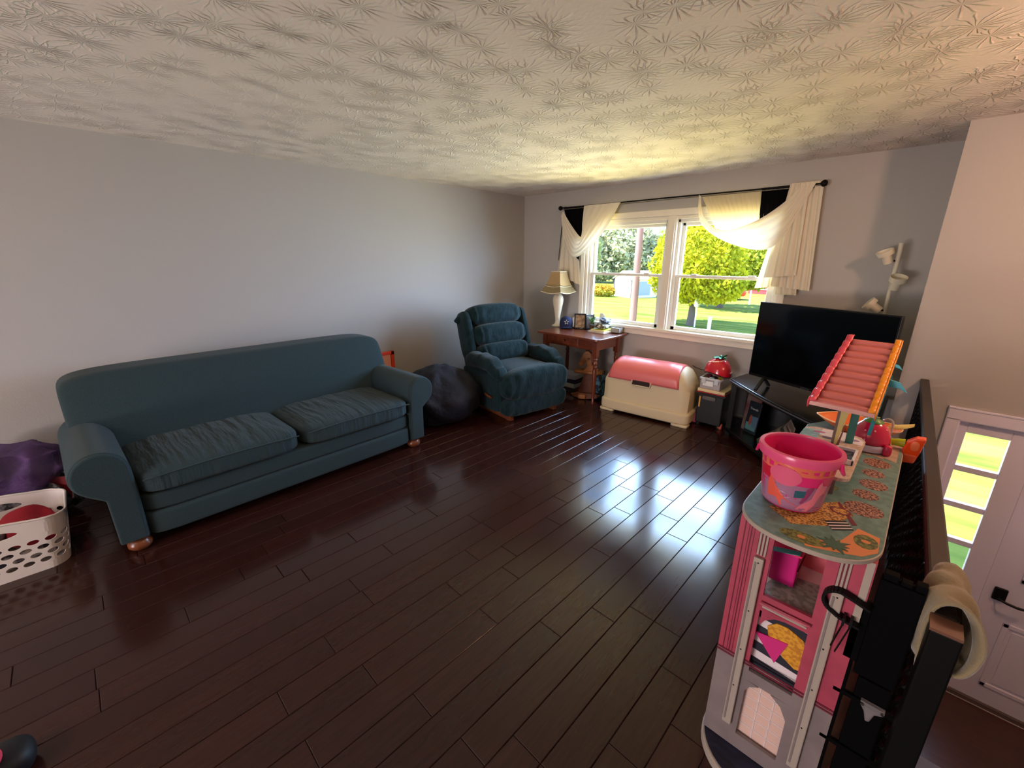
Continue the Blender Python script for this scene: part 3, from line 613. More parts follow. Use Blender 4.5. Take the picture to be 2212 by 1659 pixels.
# ------------------------------------------------------------------ under the table
hw = mat('pale_horse_wood', (166, 108, 58), rough=.5, noise_=(7, .25), rgb2=(138, 84, 44), stretch=(1, 1, 7)); hw2 = mat('dark_horse_wood', (112, 62, 36), rough=.5, noise_=(6, .25), rgb2=(90, 46, 28), stretch=(1, 1, 6))
rh = thing('rocking_horse', 'handmade wooden rocking horse under the side table', 'rocking horse', (1.45, -.42, 0), R(25))
head = [(-.105, .42), (-.085, .385), (-.05, .40), (-.02, .455), (.0, .40), (-.035, .345), (-.06, .325), (.14, .335), (.13, .36), (.06, .40), (.055, .47), (.045, .55), (.01, .58), (-.03, .575), (-.055, .545)]
MB().prism(head, -.03, .03, XZ).build('head', hw, rh, bevel=.008)
MB().prism([(.03, .56), (.075, .54), (.085, .42), (.05, .45)], -.034, .034, XZ).build('mane', hw2, rh, bevel=.006)
MB().tube([(.012, -.09, .49), (.012, .09, .49)], .012, 8).build('handle', hw2, rh, smooth=60)
MB().puff((.02, 0, .325), (.17, .085, .015), 8, 8).build('seat', hw, rh, smooth=50)
MB().prism([(-.10, .06), (.13, .06), (.09, .315), (-.02, .315)], -.05, .05, XZ).build('body', hw2, rh, bevel=.006)
MB().prism([(-.17, .055), (-.13, .02), (0, .0), (.14, .02), (.19, .06), (.13, .075), (-.10, .075)], -.10, -.07, XZ).build('rocker', hw2, rh, bevel=.004)
MB().prism([(-.17, .055), (-.13, .02), (0, .0), (.14, .02), (.19, .06), (.13, .075), (-.10, .075)], .07, .10, XZ).build('rocker', hw2, rh, bevel=.004)
MB().puff((-.03, -.095, .035), (.05, .035, .03), 4, 8).build('foot', hw, rh, smooth=60)
for i, (rgb, w_, lb) in enumerate((((60, 56, 62), .16, 'dark game box lowest in the stack beneath the table'), ((206, 206, 208), .15, 'pale game box second from the floor under the table'), ((48, 44, 60), .155, 'dark purple game box third from the floor under the table'), ((190, 190, 196), .14, 'pale grey game box topmost under the table'))):
    o = MB().box((-w_, -.11, 0), (w_, .11, .052)).build('game_box', mat('game_card%d' % i, rgb, rough=.6), bevel=.003); o.location = (1.10, -.28, .002 + i * .054); o.rotation_euler.z = R(3 * i - 4); tag(o, lb, 'box', 'boxed games under the side table')
tb_ = thing('tote_bag', 'blue patterned tote bag behind the turned table leg', 'bag', (1.585, -.30, 0)); MB().puff((0, 0, .14), (.05, .10, .14), 3.5, 12, fn=lambda q, v: (v.x * (1 - .2 * q.z), v.y, max(v.z, -.138))).build('body', mat('blue_print_bag', (78, 120, 142), rough=.7, noise_=(26, .05), rgb2=(26, 26, 46)), tb_, smooth=70)
MB().tube([(0, -.06, .26), (0, -.05, .32), (0, .05, .32), (0, .06, .26)], .006, 6).build('handle', mat('navy_strap', (26, 30, 52), rough=.8), tb_, smooth=60)
bx = thing('storage_box', 'navy box with a white lid in the gap beside the toy chest', 'box', (1.728, -.26, 0), R(4)); B((-.030, -.10, 0), (.030, .10, .25)).build('bin', mat('navy_box', (30, 38, 64), rough=.5), bx, bevel=.006); B((-.034, -.105, .25), (.034, .105, .285)).build('lid', wht, bx, bevel=.006)
# ------------------------------------------------------------------ toy chest
beige = mat('beige_plastic', (214, 196, 160), rough=.5, bump=(160, .15, .002)); coral = mat('coral_pink_plastic', (226, 112, 112), rough=.32, spec=.6)
tch = thing('toy_chest', 'big beige plastic toy chest with a coral pink domed lid', 'toy chest', (2.262, -.385, 0), R(5.5))
def chest_pt(t, k):   # cross-section: t 0 front bottom .. 1 back bottom, k scale outwards -> (y, z)
    if t < .32: y, z = -.215 + .012 * (t / .32), .14 + (.27) * (t / .32)
    elif t < .68:
        a = (t - .32) / .36 * math.pi; y, z = -.203 * math.cos(a), .41 + .165 * math.sin(a) ** .8
    else: y, z = .203 + .012 * ((t - .68) / .32), .41 - .27 * ((t - .68) / .32)
    return y, z
def body_fn(u, v):
    xs = 2 * u - 1; y, z = chest_pt(v, 1); e = abs(xs)
    sh_ = max(0, (e - .80) / .20) ** 2.2          # ends round over
    top = max(0, (z - .36) / .22); hx = .458 - .03 * top
    return (xs * hx, y * (1 - .16 * sh_ * (1 + top)), z - .13 * sh_ * top - .0 * sh_)
mb = MB().grid(body_fn, 30, 44)
nU, nV = 30, 44
mb.f.append(tuple(range(0, nV + 1))); mb.f.append(tuple(reversed(range(nU * (nV + 1), nU * (nV + 1) + nV + 1))))
mb.build('body', beige, tch, smooth=50, fixn=True)
MB().puff((0, 0, .085), (.488, .238, .066), 9, 14).build('base_band', beige, tch, smooth=60)
for sx in (-.40, .40):
    for sy in (-.175, .175): MB().puff((sx, sy, .014), (.085, .055, .016), 6, 8).build('foot', beige, tch, smooth=60)
def lid_fn(u, v):
    x = -.90 + 1.68 * u; t = .29 + .40 * v; bx_, by_, bz_ = body_fn((x + 1) / 2, t); y, z = chest_pt(t, 1)
    edge = min(u, 1 - u, v, 1 - v); lift = .012 * min(1, edge / .04)
    return (bx_, by_ * 1.035 - (.004 if t < .5 else -.004), bz_ + lift)
ld = MB().grid(lid_fn, 30, 30).build('lid', coral, tch, smooth=60, solid=.012)
def lid2(u, v):
    x = -.74 + 1.38 * u; t = .37 + .26 * v; a, b_, c_ = body_fn((x + 1) / 2, t); edge = min(u, 1 - u, v, 1 - v); return (a, b_ * 1.03, c_ + .014 + .008 * min(1, edge / .08))
MB().grid(lid2, 20, 20).build('lid_panel', coral, ld, smooth=60)
MB().prism([(-.10, -.03), (.10, -.03), (.085, .018), (-.085, .018)], -.228, -.207, Matrix.Translation((-.03, 0, .385)) @ XZ).build('hand_slot', mat('dark_slot', (40, 22, 20), rough=.7), tch)
MB().tube([(-.135, -.213, .405), (-.125, -.222, .35), (-.03, -.226, .348), (.065, -.222, .35), (.075, -.213, .405)], .009, 8).build('slot_rim', beige, tch, smooth=60)

# ------------------------------------------------------------------ black cart, box and strawberry helmet
ct = thing('rolling_cart', 'black file cart with a red top beside the toy chest', 'cart', (2.885, -.22, 0))
MB().box((-.125, -.15, .03), (.125, .15, .335)).build('body', mat('black_plastic', (20, 20, 21), rough=.45), ct, bevel=.012)
MB().box((-.14, -.165, .335), (.14, .165, .352)).build('rim', mat('black_plastic', (0, 0, 0)), ct, bevel=.006)
MB().box((-.135, -.16, .352), (.135, .16, .366)).build('red_top', mat('red_plastic', (176, 32, 40), rough=.4), ct, bevel=.004)
MB().puff((-.01, -.155, .305), (.065, .012, .02), 5, 8).build('handle', mat('grey_plastic', (92, 88, 84), rough=.5), ct, smooth=60)
B((-.105, -.156, .20), (-.092, -.15, .31)).build('yellow_pencil', mat('yellow_strip', (222, 166, 70), rough=.5), ct)
for sx in (-.10, .10):
    for sy in (-.12, .12): MB().lathe([(0, -.01), (.018, -.01), (.018, .01), (0, .01)], (sx, sy, .018), 14, 'y').build('wheel', M['black'], ct)
bd = tag(B((2.755, -.385, .367), (3.015, -.065, .395)).build('board', mat('cream_board', (222, 200, 156), rough=.6), bevel=.003), 'cream coloured board lying on the red cart top', 'board')
cb = thing('clear_bin', 'clear plastic bin of toys on the cream board', 'storage bin', (2.86, -.225, .396), 0)
clr = mat('clear_plastic', (214, 208, 214), rough=.15, transp=.55)
clr_r = mat('clear_rim_plastic', (216, 220, 230), rough=.2, transp=.15)
MB().box((-.095, -.14, 0), (.095, .14, .004)).box((-.095, -.14, 0), (-.092, .14, .10)).box((.092, -.14, 0), (.095, .14, .10)).box((-.095, -.14, 0), (.095, -.137, .10)).box((-.095, .137, 0), (.095, .14, .10)).build('tub', clr, cb)
MB().box((-.105, -.15, .092), (.105, -.13, .112)).box((-.105, .13, .092), (.105, .15, .112)).box((-.105, -.15, .092), (-.085, .15, .112)).box((.085, -.15, .092), (.105, .15, .112)).build('rim', clr_r, cb, bevel=.006)
for sx in (-.06, .06): MB().box((sx - .02, -.158, .055), (sx + .02, -.148, .115)).build('latch', clr_r, cb, bevel=.005)
B((-.07, -.143, .03), (.03, -.1405, .078)).build('paper_label', mat('white_paper', (236, 238, 238)), cb)
for i, (cn, c3) in enumerate((('orange', (214, 130, 60)), ('pale blue', (150, 186, 210)), ('white', (228, 226, 222)), ('maroon', (130, 36, 56)), ('dark grey', (60, 60, 70)), ('yellow', (220, 190, 70)))):
    o = MB().puff((-.055 + .052 * (i % 3), -.10 + .10 * (i // 3), .085 + .012 * (i % 2)), (.022, .026, .02), 3, 6, rot=RZ(i)).puff((-.05 + .05 * (i % 3), -.09 + .10 * (i // 3), .035), (.026, .036, .032), 3, 6).build('toy_piece', mat('toy_' + cn.replace(' ', '_'), c3, rough=.5), smooth=60); o.location = (2.86, -.225, .396)
    tag(o, '%s plastic toy piece inside the clear bin' % cn, 'toy', 'toy pieces in the clear bin')
hl = thing('bike_helmet', 'red strawberry bike helmet with green leaves on the clear bin', 'helmet', (2.875, -.235, .545), R(-20))
red = mat('glossy_red', (200, 30, 48), rough=.2, coat=.5); leafg = mat('leaf_green', (34, 128, 84), rough=.5); seedm = mat('pale_seed', (244, 214, 200), rough=.5)
def hp(th, ph_, k=1.0): return Vector((.128 * k * math.sin(ph_) * math.cos(th), .112 * k * math.sin(ph_) * math.sin(th), .150 * k * math.cos(ph_)))
MB().grid(lambda u, v: hp(2 * math.pi * u, .02 + (1.62 + .12 * math.cos(4 * math.pi * u)) * v), 36, 14, True).build('shell', red, hl, smooth=80, solid=.008)
sd2 = MB()
for i in range(46):
    ph_ = .45 + 1.0 * ((i * .618) % 1); th = i * 2.399; p = hp(th, ph_, 1.04); nn = p.normalized()
    sd2.lathe([(.006, -.002), (.006, .002), (0, .0035)], p, 6, M=nn.to_track_quat('Z', 'Y').to_matrix())
sd2.build('seed', seedm, hl, kind='stuff')
lf = thing_l = None
for i in range(7):
    a = i * 2 * math.pi / 7
    def lfn(u, v, a=a):
        ph_ = .05 + .55 * u; w_ = .33 * math.sin(math.pi * min(1, u * .95 + .05)) * (v - .5) / max(.2, ph_ * 1.2); p = hp(a + w_, ph_, 1.05); return p + Vector((0, 0, .004 + .018 * u * u))
    MB().grid(lfn, 6, 4).build('leaf', leafg, hl, smooth=60, solid=.004)
MB().grid(lambda u, v: Vector((.02 + .06 * u, .028 * math.sin(math.pi * u) * (2 * v - 1), .155 + .045 * u)), 6, 4).build('leaf', leafg, hl, smooth=60, solid=.004)
MB().tube([(0, 0, .148), (.004, 0, .165), (.012, 0, .178)], .009, 8).build('stem', leafg, hl, smooth=60)
MB().tube([hp(2 * math.pi * i / 30, 1.6 + .12 * math.cos(4 * math.pi * i / 30), 1.0) for i in range(31)], .007, 6).build('rim', blk, hl, smooth=60)
MB().tube([(-.10, .0, -.01), (-.16, -.04, -.002), (-.23, -.055, .008), (-.27, -.05, .018)], .004, 6).build('strap', blk, hl, smooth=60)
pt_ = thing('plush_toy', 'small round pink plush toy on the floor beside the cart', 'toy', (2.73, -.335, 0), R(20)); pkM = mat('pink_plush', (214, 96, 140), rough=.9, bump=(60, .4, .004))
MB().puff((0, 0, .055), (.05, .035, .052), 2.4, 10).build('body', pkM, pt_, smooth=80)
for s in (-1, 1): MB().puff((s * .03, 0, .105), (.012, .01, .014), 2.2, 6).build('ear', pkM, pt_, smooth=80)
MB().puff((-.015, -.034, .05), (.018, .006, .016), 2.5, 6).build('patch', mat('grey_patch', (80, 76, 96), rough=.7), pt_, smooth=80)
tag(MB().puff((3.0, -.33, .03), (.022, .028, .03), 3, 8, rot=RX(.6)).build('toy_cup', mat('salmon_plastic', (220, 110, 90), rough=.5), smooth=60), 'tiny salmon pink toy cup on the floor by the tv stand', 'toy')

# ------------------------------------------------------------------ corner tv stand and television
tvs = thing('tv_stand', 'black corner tv stand with a curved front edge', 'tv stand', (3.75, -.55, 0))
bkl = mat('black_lacquer', (13, 13, 15), rough=.22)
def outline(k=0):
    A, Bp = Vector((3.05, -.40)), Vector((4.14, -1.42)); out = []
    for i in range(17):
        t = i / 16; p = A.lerp(Bp, t); nrm = Vector((-1, -1.07)).normalized(); p = p + nrm * (.045 - k) * math.sin(math.pi * t); out.append((p.x, p.y))
    return out + [(4.17, -1.36), (4.17, -.05), (3.22, -.03), (3.10, -.10)]
MB().prism(outline(), .515, .553).build('top', bkl, tvs, world=True, bevel=.005)
MB().prism(outline(.03), .04, .075).build('shelf', bkl, tvs, world=True, bevel=.004)
MB().box((3.075, -.43, 0), (3.125, -.05, .515)).build('side_panel', bkl, tvs, world=True, bevel=.004)
MB().box((4.10, -1.40, 0), (4.16, -.6, .515)).build('side_panel', bkl, tvs, world=True, bevel=.004)
MB().bar((3.2, -.06, .29), (4.15, -.06, .29), .02, .48).build('back_panel', bkl, tvs, world=True)
MB().tube([(x - .004, y - .004, .536) for x, y in outline()[:17]], .006, 6).build('edge_band', mat('edge_silver', (90, 90, 98), rough=.25, metal=.4), tvs, world=True, smooth=60)
L0, R0 = Vector((3.225, -.50, 0)), Vector((4.155, -.905, 0)); dv = (R0 - L0); W_ = dv.length; ang = math.atan2(dv.y, dv.x); mid = (L0 + R0) / 2
tv = thing('television', 'black flat screen tv standing across the corner', 'television', (mid.x, mid.y, .554), ang)
MB().box((-W_ / 2, -.012, .095), (W_ / 2, .018, .735)).build('housing', M['black'], tv, bevel=.004)
B((-W_ / 2 + .012, -.0145, .118), (W_ / 2 - .012, -.011, .725)).build('screen', mat('screen_glass', (5, 5, 6), rough=.08, spec=.6), tv)
MB().puff((0, .035, .36), (.36, .03, .2), 6, 8).build('back_cover', M['black'], tv, smooth=50)
B((-.035, -.0165, .098), (.035, -.012, .112)).build('logo_plate', mat('chrome', (170, 170, 172), rough=.25, metal=1), tv)
for s in (-1, 1):
    fx = s * W_ * .36; MB().bar((fx, 0, .10), (fx - .03 * s, -.12, .008), .028, .016).bar((fx, 0, .10), (fx + .03 * s, .12, .008), .028, .016).build('foot', M['black'], tv, bevel=.003)
# things on the lower shelf
bkz = .077
def cover(name, label, cat, x, y, rz, tilt, w_, h_, d_, m, g=None):
    t = thing(name, label, cat, (x, y, bkz), rz, g); t.rotation_euler = (tilt, 0, rz); B((-w_ / 2, 0, 0), (w_ / 2, d_, h_)).build('case', m, t, bevel=.002); return t
cv = cover('book', 'dark picture book with a white title in the tv stand', 'book', 3.285, -.435, R(-28), R(-6), .13, .30, .012, mat('dark_book', (22, 30, 38), rough=.4))
fnt = bpy.data.curves.new('title', 'FONT'); fnt.body = 'Travels'; fnt.size = .03; fnt.extrude = .0005; fnt.materials.append(mat('title_white', (190, 186, 184), rough=.6))
fo = bpy.data.objects.new('title', fnt); C.objects.link(fo); fo.parent = cv; fo.location = (-.045, -.001, .225); fo.rotation_euler = (R(90), 0, 0)
dg = bpy.context.evaluated_depsgraph_get(); tme = bpy.data.meshes.new_from_object(fo.evaluated_get(dg)); bpy.data.objects.remove(fo)
fo = bpy.data.objects.new('title', tme); C.objects.link(fo); fo.parent = cv; fo.location = (-.045, -.001, .225); fo.rotation_euler = (R(90), 0, 0)
B((-.055, -.0012, .03), (.055, 0, .10)).build('teal_band', mat('teal_ink', (74, 116, 120), rough=.5), cv); MB().prism([(.01, .06), (.06, .06), (.06, .17), (-.005, .165)], -.0015, 0, XZ).build('blue_panel', mat('blue_ink', (70, 96, 118), rough=.5), cv)
MB().prism(ell(-.015, .125, .016, .05, 14), -.0018, 0, XZ).build('figure', mat('rust_ink', (130, 62, 52), rough=.5), cv)
cv2 = cover('book', 'tall beige and maroon book behind the dark picture book', 'book', 3.262, -.395, R(-30), R(-4), .16, .365, .012, mat('beige_book', (112, 100, 92), rough=.5, noise_=(9, .12), rgb2=(96, 40, 48)))
for i in range(7):
    x = 3.42 + .035 * i; c3 = [(96, 86, 70), (136, 120, 100), (60, 66, 58), (150, 134, 122), (88, 76, 70), (170, 142, 126), (124, 108, 96)][i]
    t = thing('magazine', 'worn magazine, %s from the left in the leaning row' % ORD[i], 'magazine', (x, -.66 - .015 * i, bkz + .012), R(-40), 'leaning magazines in the tv stand'); t.rotation_euler = (R(-48 + 7 * i), R(0), R(-70))
    B((-.10, 0, 0), (.10, .008, .27)).build('cover', mat('magazine%d' % i, c3, rough=.4), t); B((-.099, .001, .265), (.099, .007, .2715)).build('pages', mat('page_block', (0, 0, 0)), t)
bx2 = tag(B((3.70, -.93, bkz), (3.80, -.82, bkz + .12)).build('cardboard_box', mat('kraft', (116, 92, 70), rough=.8), bevel=.003), 'small brown box beside the magazines in the tv stand', 'box')

# ------------------------------------------------------------------ three-headed pole lamp
plm = mat('ivory_metal', (214, 206, 186), rough=.4)
pll = thing('floor_lamp', 'ivory pole floor lamp with three spot heads behind the tv', 'floor lamp', (4.015, -.22, 0))
MB().lathe([(0, 0), (.11, 0), (.11, .012), (.03, .03), (.016, .04)], (0, 0, 0), 24).build('base', plm, pll, smooth=50)
MB().tube([(0, 0, .03), (0, 0, 1.5)], .013, 12).tube([(0, 0, 1.5), (0, 0, 1.755)], .0155, 12).build('pole', plm, pll, smooth=60)
def headp(z, dx, dy, ax, ay, name='head'):
    Mt = RY(ax) @ RX(ay); c_ = Vector((dx, dy, z))
    h = MB().lathe([(0, -.05), (.030, -.05), (.032, .012), (.052, .014), (.054, .05), (.050, .05), (.046, .02), (0, .018)], c_, 22, M=Mt).build(name, plm, pll, smooth=40)
    MB().tube([(0, 0, z - .03), c_ + Mt @ Vector((0, 0, -.025))], .007, 8).build('knuckle', M['black'], h)
headp(1.655, -.065, -.03, R(-22), R(14)); headp(1.47, .03, -.065, R(10), R(22)); headp(1.285, -.07, -.03, R(-55), R(10))

# ------------------------------------------------------------------ curtains
rod = thing('curtain_rod', 'thin dark curtain rod above the double window', 'curtain rod', (2.06, -.08, 2.237)); MB().tube([(-1.35, 0, 0), (0, 0, .003), (1.36, 0, 0)], .007, 10).build('rod', M['blackm'], rod, smooth=60)
MB().tube([(-1.34, 0, -.016), (1.35, 0, -.013)], .004, 8).build('cafe_rod', mat('grey_rod', (120, 112, 100), rough=.4, metal=.5), rod, smooth=60)
for s in (-1, 1):
    MB().lathe([(0, -.012), (.014, -.012), (.024, 0), (.028, .014), (.02, .03), (.008, .036), (0, .036)], (s * 1.36, 0, 0), 16, 'x', Matrix.Diagonal((s, 1, 1))).build('finial', M['blackm'], rod, smooth=60)
    B((s * 1.30 - .008, .0, -.03), (s * 1.30 + .008, .079, .012)).build('bracket', M['blackm'], rod)
sheer = mat('sheer_cream', (228, 214, 178), rough=.95, spec=.05, transl=.28, transp=.08, bump=(200, .2, .001)); cream = mat('cream_voile', (232, 222, 202), rough=.95, spec=.05, transl=.15); blackv = mat('black_voile', (10, 10, 12), rough=.95, spec=.05, transl=.1)
def spl(P, t):
    n = len(P) - 1; x = min(max(t * n, 0), n - 1e-6); i = int(x); f = x - i
    p0, p1, p2, p3 = P[max(i - 1, 0)], P[i], P[i + 1], P[min(i + 2, n)]
    return tuple(.5 * ((2 * b) + (-a + c) * f + (2 * a - 5 * b + 4 * c - d) * f * f + (-a + 3 * b - 3 * c + d) * f ** 3) for a, b, c, d in zip(p0, p1, p2, p3))
def swag(top, bot, y0, bulge, pleats, amp, nu=44, nv=40):
    def fn(u, v):
        a = spl(top, u); b = spl(bot, u); k = math.sin(math.pi * u); x = a[0] + (b[0] - a[0]) * v; z = a[1] + (b[1] - a[1]) * v
        return (x, y0 - bulge * k * (.4 + .6 * math.sin(math.pi * (.2 + .7 * v))) + amp * math.sin(v * math.pi * 2 * pleats + 1.5 * math.sin(u * 5)) * (.35 + k), z)
    return MB().grid(fn, nu, nv)
def panel(tx0, tx1, bx0, bx1, zt, zb0, zb1, y0, pleats, amp, nu=60, nv=16):
    def fn(u, v):
        x = (tx0 + (tx1 - tx0) * u) * (1 - v) + (bx0 + (bx1 - bx0) * u) * v; zb = zb0 + (zb1 - zb0) * u
        ph_ = u * math.pi * 2 * pleats + 1.2 * math.sin(3 * u + 2 * v)
        return (x + .3 * amp * math.cos(ph_), y0 + amp * math.sin(ph_) * (.5 + .8 * v), zt + (zb - zt) * v)
    return MB().grid(fn, nu, nv)
cl = thing('curtain', 'left cream and black scarf valance drawn to the window corner', 'curtain', (1.1, -.08, 2.2))
panel(.73, 1.058, .86, 1.058, 2.245, 1.90, 1.86, -.075, 7, .006).build('black_band', blackv, cl, world=True, smooth=80)
swag([(1.058, 2.24), (1.057, 2.05), (1.056, 1.885), (.90, 2.03), (.745, 2.20)], [(1.55, 2.24), (1.33, 1.90), (.975, 1.645), (.80, 1.86), (.715, 2.15)], -.095, .05, 5, .006).build('swag', cream, cl, world=True, smooth=80)
panel(1.058, 1.545, 1.058, 1.18, 2.245, 1.86, 1.86, -.070, 9, .006).build('gathered_voile', sheer, cl, world=True, smooth=80)
panel(.72, .93, .64, 1.04, 2.1, 1.44, 1.30, -.052, 5, .010).build('tail', cream, cl, world=True, smooth=80)
panel(.86, 1.0, .95, 1.01, 1.86, 1.66, 1.60, -.075, 2, .006).build('black_fold', blackv, cl, world=True, smooth=80)
panel(.712, .73, .66, .675, 2.19, 1.62, 1.60, -.06, 1, .004, 8).build('black_edge', blackv, cl, world=True, smooth=80)
cr_ = thing('curtain', 'right cream scarf valance with a black band hanging to the tv', 'curtain', (3.0, -.08, 2.2))
panel(2.425, 2.975, 2.62, 3.03, 2.245, 1.88, 1.92, -.068, 13, .007, 90).build('gathered_voile', sheer, cr_, world=True, smooth=80)
panel(2.965, 3.19, 2.985, 3.18, 2.247, 1.93, 2.02, -.078, 6, .006).build('black_band', blackv, cr_, world=True, smooth=80)
swag([(2.44, 2.22), (2.50, 2.03), (2.69, 1.90), (2.98, 1.97), (3.20, 2.13), (3.27, 2.25)], [(2.418, 2.24), (2.47, 1.98), (2.72, 1.80), (3.06, 1.715), (3.22, 1.84), (3.38, 2.25)], -.10, .055, 4, .006).build('swag', cream, cr_, world=True, smooth=80)
panel(3.20, 3.425, 3.16, 3.475, 2.262, 1.40, 1.37, -.075, 6, .010).build('tail', cream, cr_, world=True, smooth=80)
panel(3.19, 3.33, 3.10, 3.36, 2.255, 1.47, 1.50, -.105, 4, .012).build('front_tail', cream, cr_, world=True, smooth=80)
panel(3.11, 3.22, 3.03, 3.26, 1.86, 1.37, 1.40, -.062, 5, .008).build('sheer_tail', sheer, cr_, world=True, smooth=80)
panel(3.20, 3.36, 3.19, 3.38, 1.60, 1.325, 1.325, -.055, 4, .010).build('back_tail', cream, cr_, world=True, smooth=80)

# ------------------------------------------------------------------ laundry basket and the heap behind it
bkM = mat('white_basket_plastic', (226, 218, 212), rough=.45)
lb = thing('laundry_basket', 'white laundry basket with oval holes beside the sofa', 'laundry basket', (.935, -5.145, 0))
hx_, hy_, rr_ = .20, .285, .09
def per(s):   # rounded rectangle perimeter point at arc length s
    segs = [('l', (hx_, -hy_ + rr_), (hx_, hy_ - rr_)), ('a', (hx_ - rr_, hy_ - rr_), 0), ('l', (hx_ - rr_, hy_), (-hx_ + rr_, hy_)), ('a', (-hx_ + rr_, hy_ - rr_), 90), ('l', (-hx_, hy_ - rr_), (-hx_, -hy_ + rr_)), ('a', (-hx_ + rr_, -hy_ + rr_), 180), ('l', (-hx_ + rr_, -hy_), (hx_ - rr_, -hy_)), ('a', (hx_ - rr_, -hy_ + rr_), 270)]
    for k, a, b_ in segs:
        if k == 'l': Ln = math.dist(a, b_)
        else: Ln = rr_ * math.pi / 2
        if s <= Ln + 1e-9:
            if k == 'l': t = s / Ln; return (a[0] + (b_[0] - a[0]) * t, a[1] + (b_[1] - a[1]) * t)
            th = R(b_) + s / rr_; return (a[0] + rr_ * math.cos(th), a[1] + rr_ * math.sin(th))
        s -= Ln
    return (hx_, -hy_ + rr_)
PER = 4 * (hx_ + hy_ - 2 * rr_) + 2 * math.pi * rr_
def wallp(s, z):
    x, y = per(s % PER); k = .86 + .14 * z / .30; yy = y; hump = .035 * math.exp(-((yy / .16) ** 2)) if abs(x) > hx_ - .01 else 0
    zz = z if z < .2 else z + hump * (z - .2) / .1
    return (x * k, y * k, zz)
mbk = MB(); ncol = 26; cw = PER / ncol; rowsz = [(.045, .085), (.085, .125), (.125, .165), (.165, .205)]
mbk.grid(lambda u, v: wallp(PER * u, .0 + .045 * v), 102, 2, True)
def cell(s0, s1, z0, z1, ex, ez, n=16):
    cs, cz = (s0 + s1) / 2, (z0 + z1) / 2; inn = []; outp = []
    for k in range(n):
        a = 2 * math.pi * k / n; ca, sa = math.cos(a), math.sin(a); inn.append(wallp(cs + ex * ca, cz + ez * sa))
        mx = max(abs(ca), abs(sa)); q = (ca / mx, sa / mx); outp.append(wallp(cs + (s1 - s0) / 2 * q[0], cz + (z1 - z0) / 2 * q[1]))
    mbk.add(inn + outp, [(k, (k + 1) % n, n + (k + 1) % n, n + k) for k in range(n)])
for ri, (z0, z1) in enumerate(rowsz):
    off = cw / 2 if ri % 2 else 0
    for c in range(ncol): cell(off + c * cw, off + (c + 1) * cw, z0, z1, cw * .35, .0138)
mbk.grid(lambda u, v: wallp(PER * u, .205 + .020 * v), 102, 1, True)
hl_ = 2 * (hy_ - rr_)
segl = [(0, .06, 0), (.06, hl_ - .06, 1)]
s = 0; sec = []
half = PER / 2
for base in (0, half):
    mbk.grid(lambda u, v, b=base: wallp(b + .05 * u, .225 + .055 * v), 6, 2); cell(base + .05, base + hl_ - .05, .225, .28, (hl_ - .1) * .36, .017, 72)
    mbk.grid(lambda u, v, b=base: wallp(b + hl_ - .05 + (half - hl_ + .05) * u, .225 + .055 * v), 40, 2)
mbk.grid(lambda u, v: wallp(PER * u, .28 + .022 * v), 102, 1, True)
mbk.build('wall', bkM, lb, solid=.003)
MB().tube([wallp(PER * i / 100, .302) for i in range(101)], .006, 6).build('rim', bkM, lb, smooth=60)
MB().prism([(x * .86, y * .86) for x, y in [per(PER * i / 60) for i in range(60)]], 0, .006).build('bottom', bkM, lb)
def lump(name, label, cat, c_, h_, m, g=None, seed=0, res=14, n=2.6):
    def f(q, v): return v + Vector((noise.noise(v * 9 + Vector((seed, 0, 0))), noise.noise(v * 9 + Vector((0, seed + 4, 0))), noise.noise(v * 9 + Vector((0, 0, seed + 8))))) * min(h_) * .55
    o = MB().puff((0, 0, 0), h_, n, res, fn=f).build(name, m, smooth=80); o.location = c_; return tag(o, label, cat, g)
lump('crumpled_shirt', 'crumpled crimson cloth at the right end of the basket', 'clothes', (.93, -5.02, .185), (.13, .10, .085), mat('crimson_cloth', (150, 24, 40), rough=.9), seed=1)
lump('crumpled_shirt', 'grey and black printed cloth in the middle of the basket', 'clothes', (.94, -5.21, .17), (.13, .10, .085), mat('grey_print_cloth', (128, 120, 122), rough=.9, noise_=(24, .06), rgb2=(40, 36, 40)), seed=2)
lump('crumpled_shirt', 'pale grey print cloth at the bottom of the basket', 'clothes', (.93, -5.11, .075), (.14, .20, .06), mat('pale_print_cloth', (168, 160, 156), rough=.9, noise_=(22, .05), rgb2=(60, 56, 70)), seed=3)
lump('tulle_skirt', 'purple tulle skirt heaped against the wall behind the basket', 'skirt', (.30, -5.07, .34), (.22, .23, .13), mat('purple_tulle', (98, 66, 118), rough=.9, noise_=(7, .2), rgb2=(70, 46, 92), transp=.25), seed=5, res=20)
lump('toy_pile_cloth', 'grey patterned blanket under the purple tulle', 'blanket', (.38, -5.06, .13), (.24, .22, .13), mat('grey_print_cloth', (0, 0, 0)), seed=6)
rbk = thing('book', 'red picture book wedged beside the purple tulle', 'book', (.50, -4.93, .13), R(15)); rbk.rotation_euler = (R(-20), 0, R(60)); B((-.08, 0, 0), (.08, .015, .15)).build('cover', mat('red_book', (146, 26, 44), rough=.5), rbk, bevel=.002); B((-.078, .003, .005), (.083, .012, .146)).build('pages', mat('page_block', (0, 0, 0)), rbk)
# bottom left corner of the frame: a dark shoe-like toy with a pink ball
tag(MB().puff((2.40, -5.06, .05), (.07, .07, .05), 2.6, 12).build('toy_car', mat('black_toy', (16, 16, 22), rough=.6), smooth=80), 'dark rounded toy at the bottom left corner of the floor', 'toy')
tag(MB().puff((2.43, -5.085, .115), (.035, .035, .03), 2.3, 10).build('toy_ball', mat('pink_rubber', (226, 70, 92), rough=.5), smooth=80), 'bright pink ball resting on the dark corner toy', 'ball')
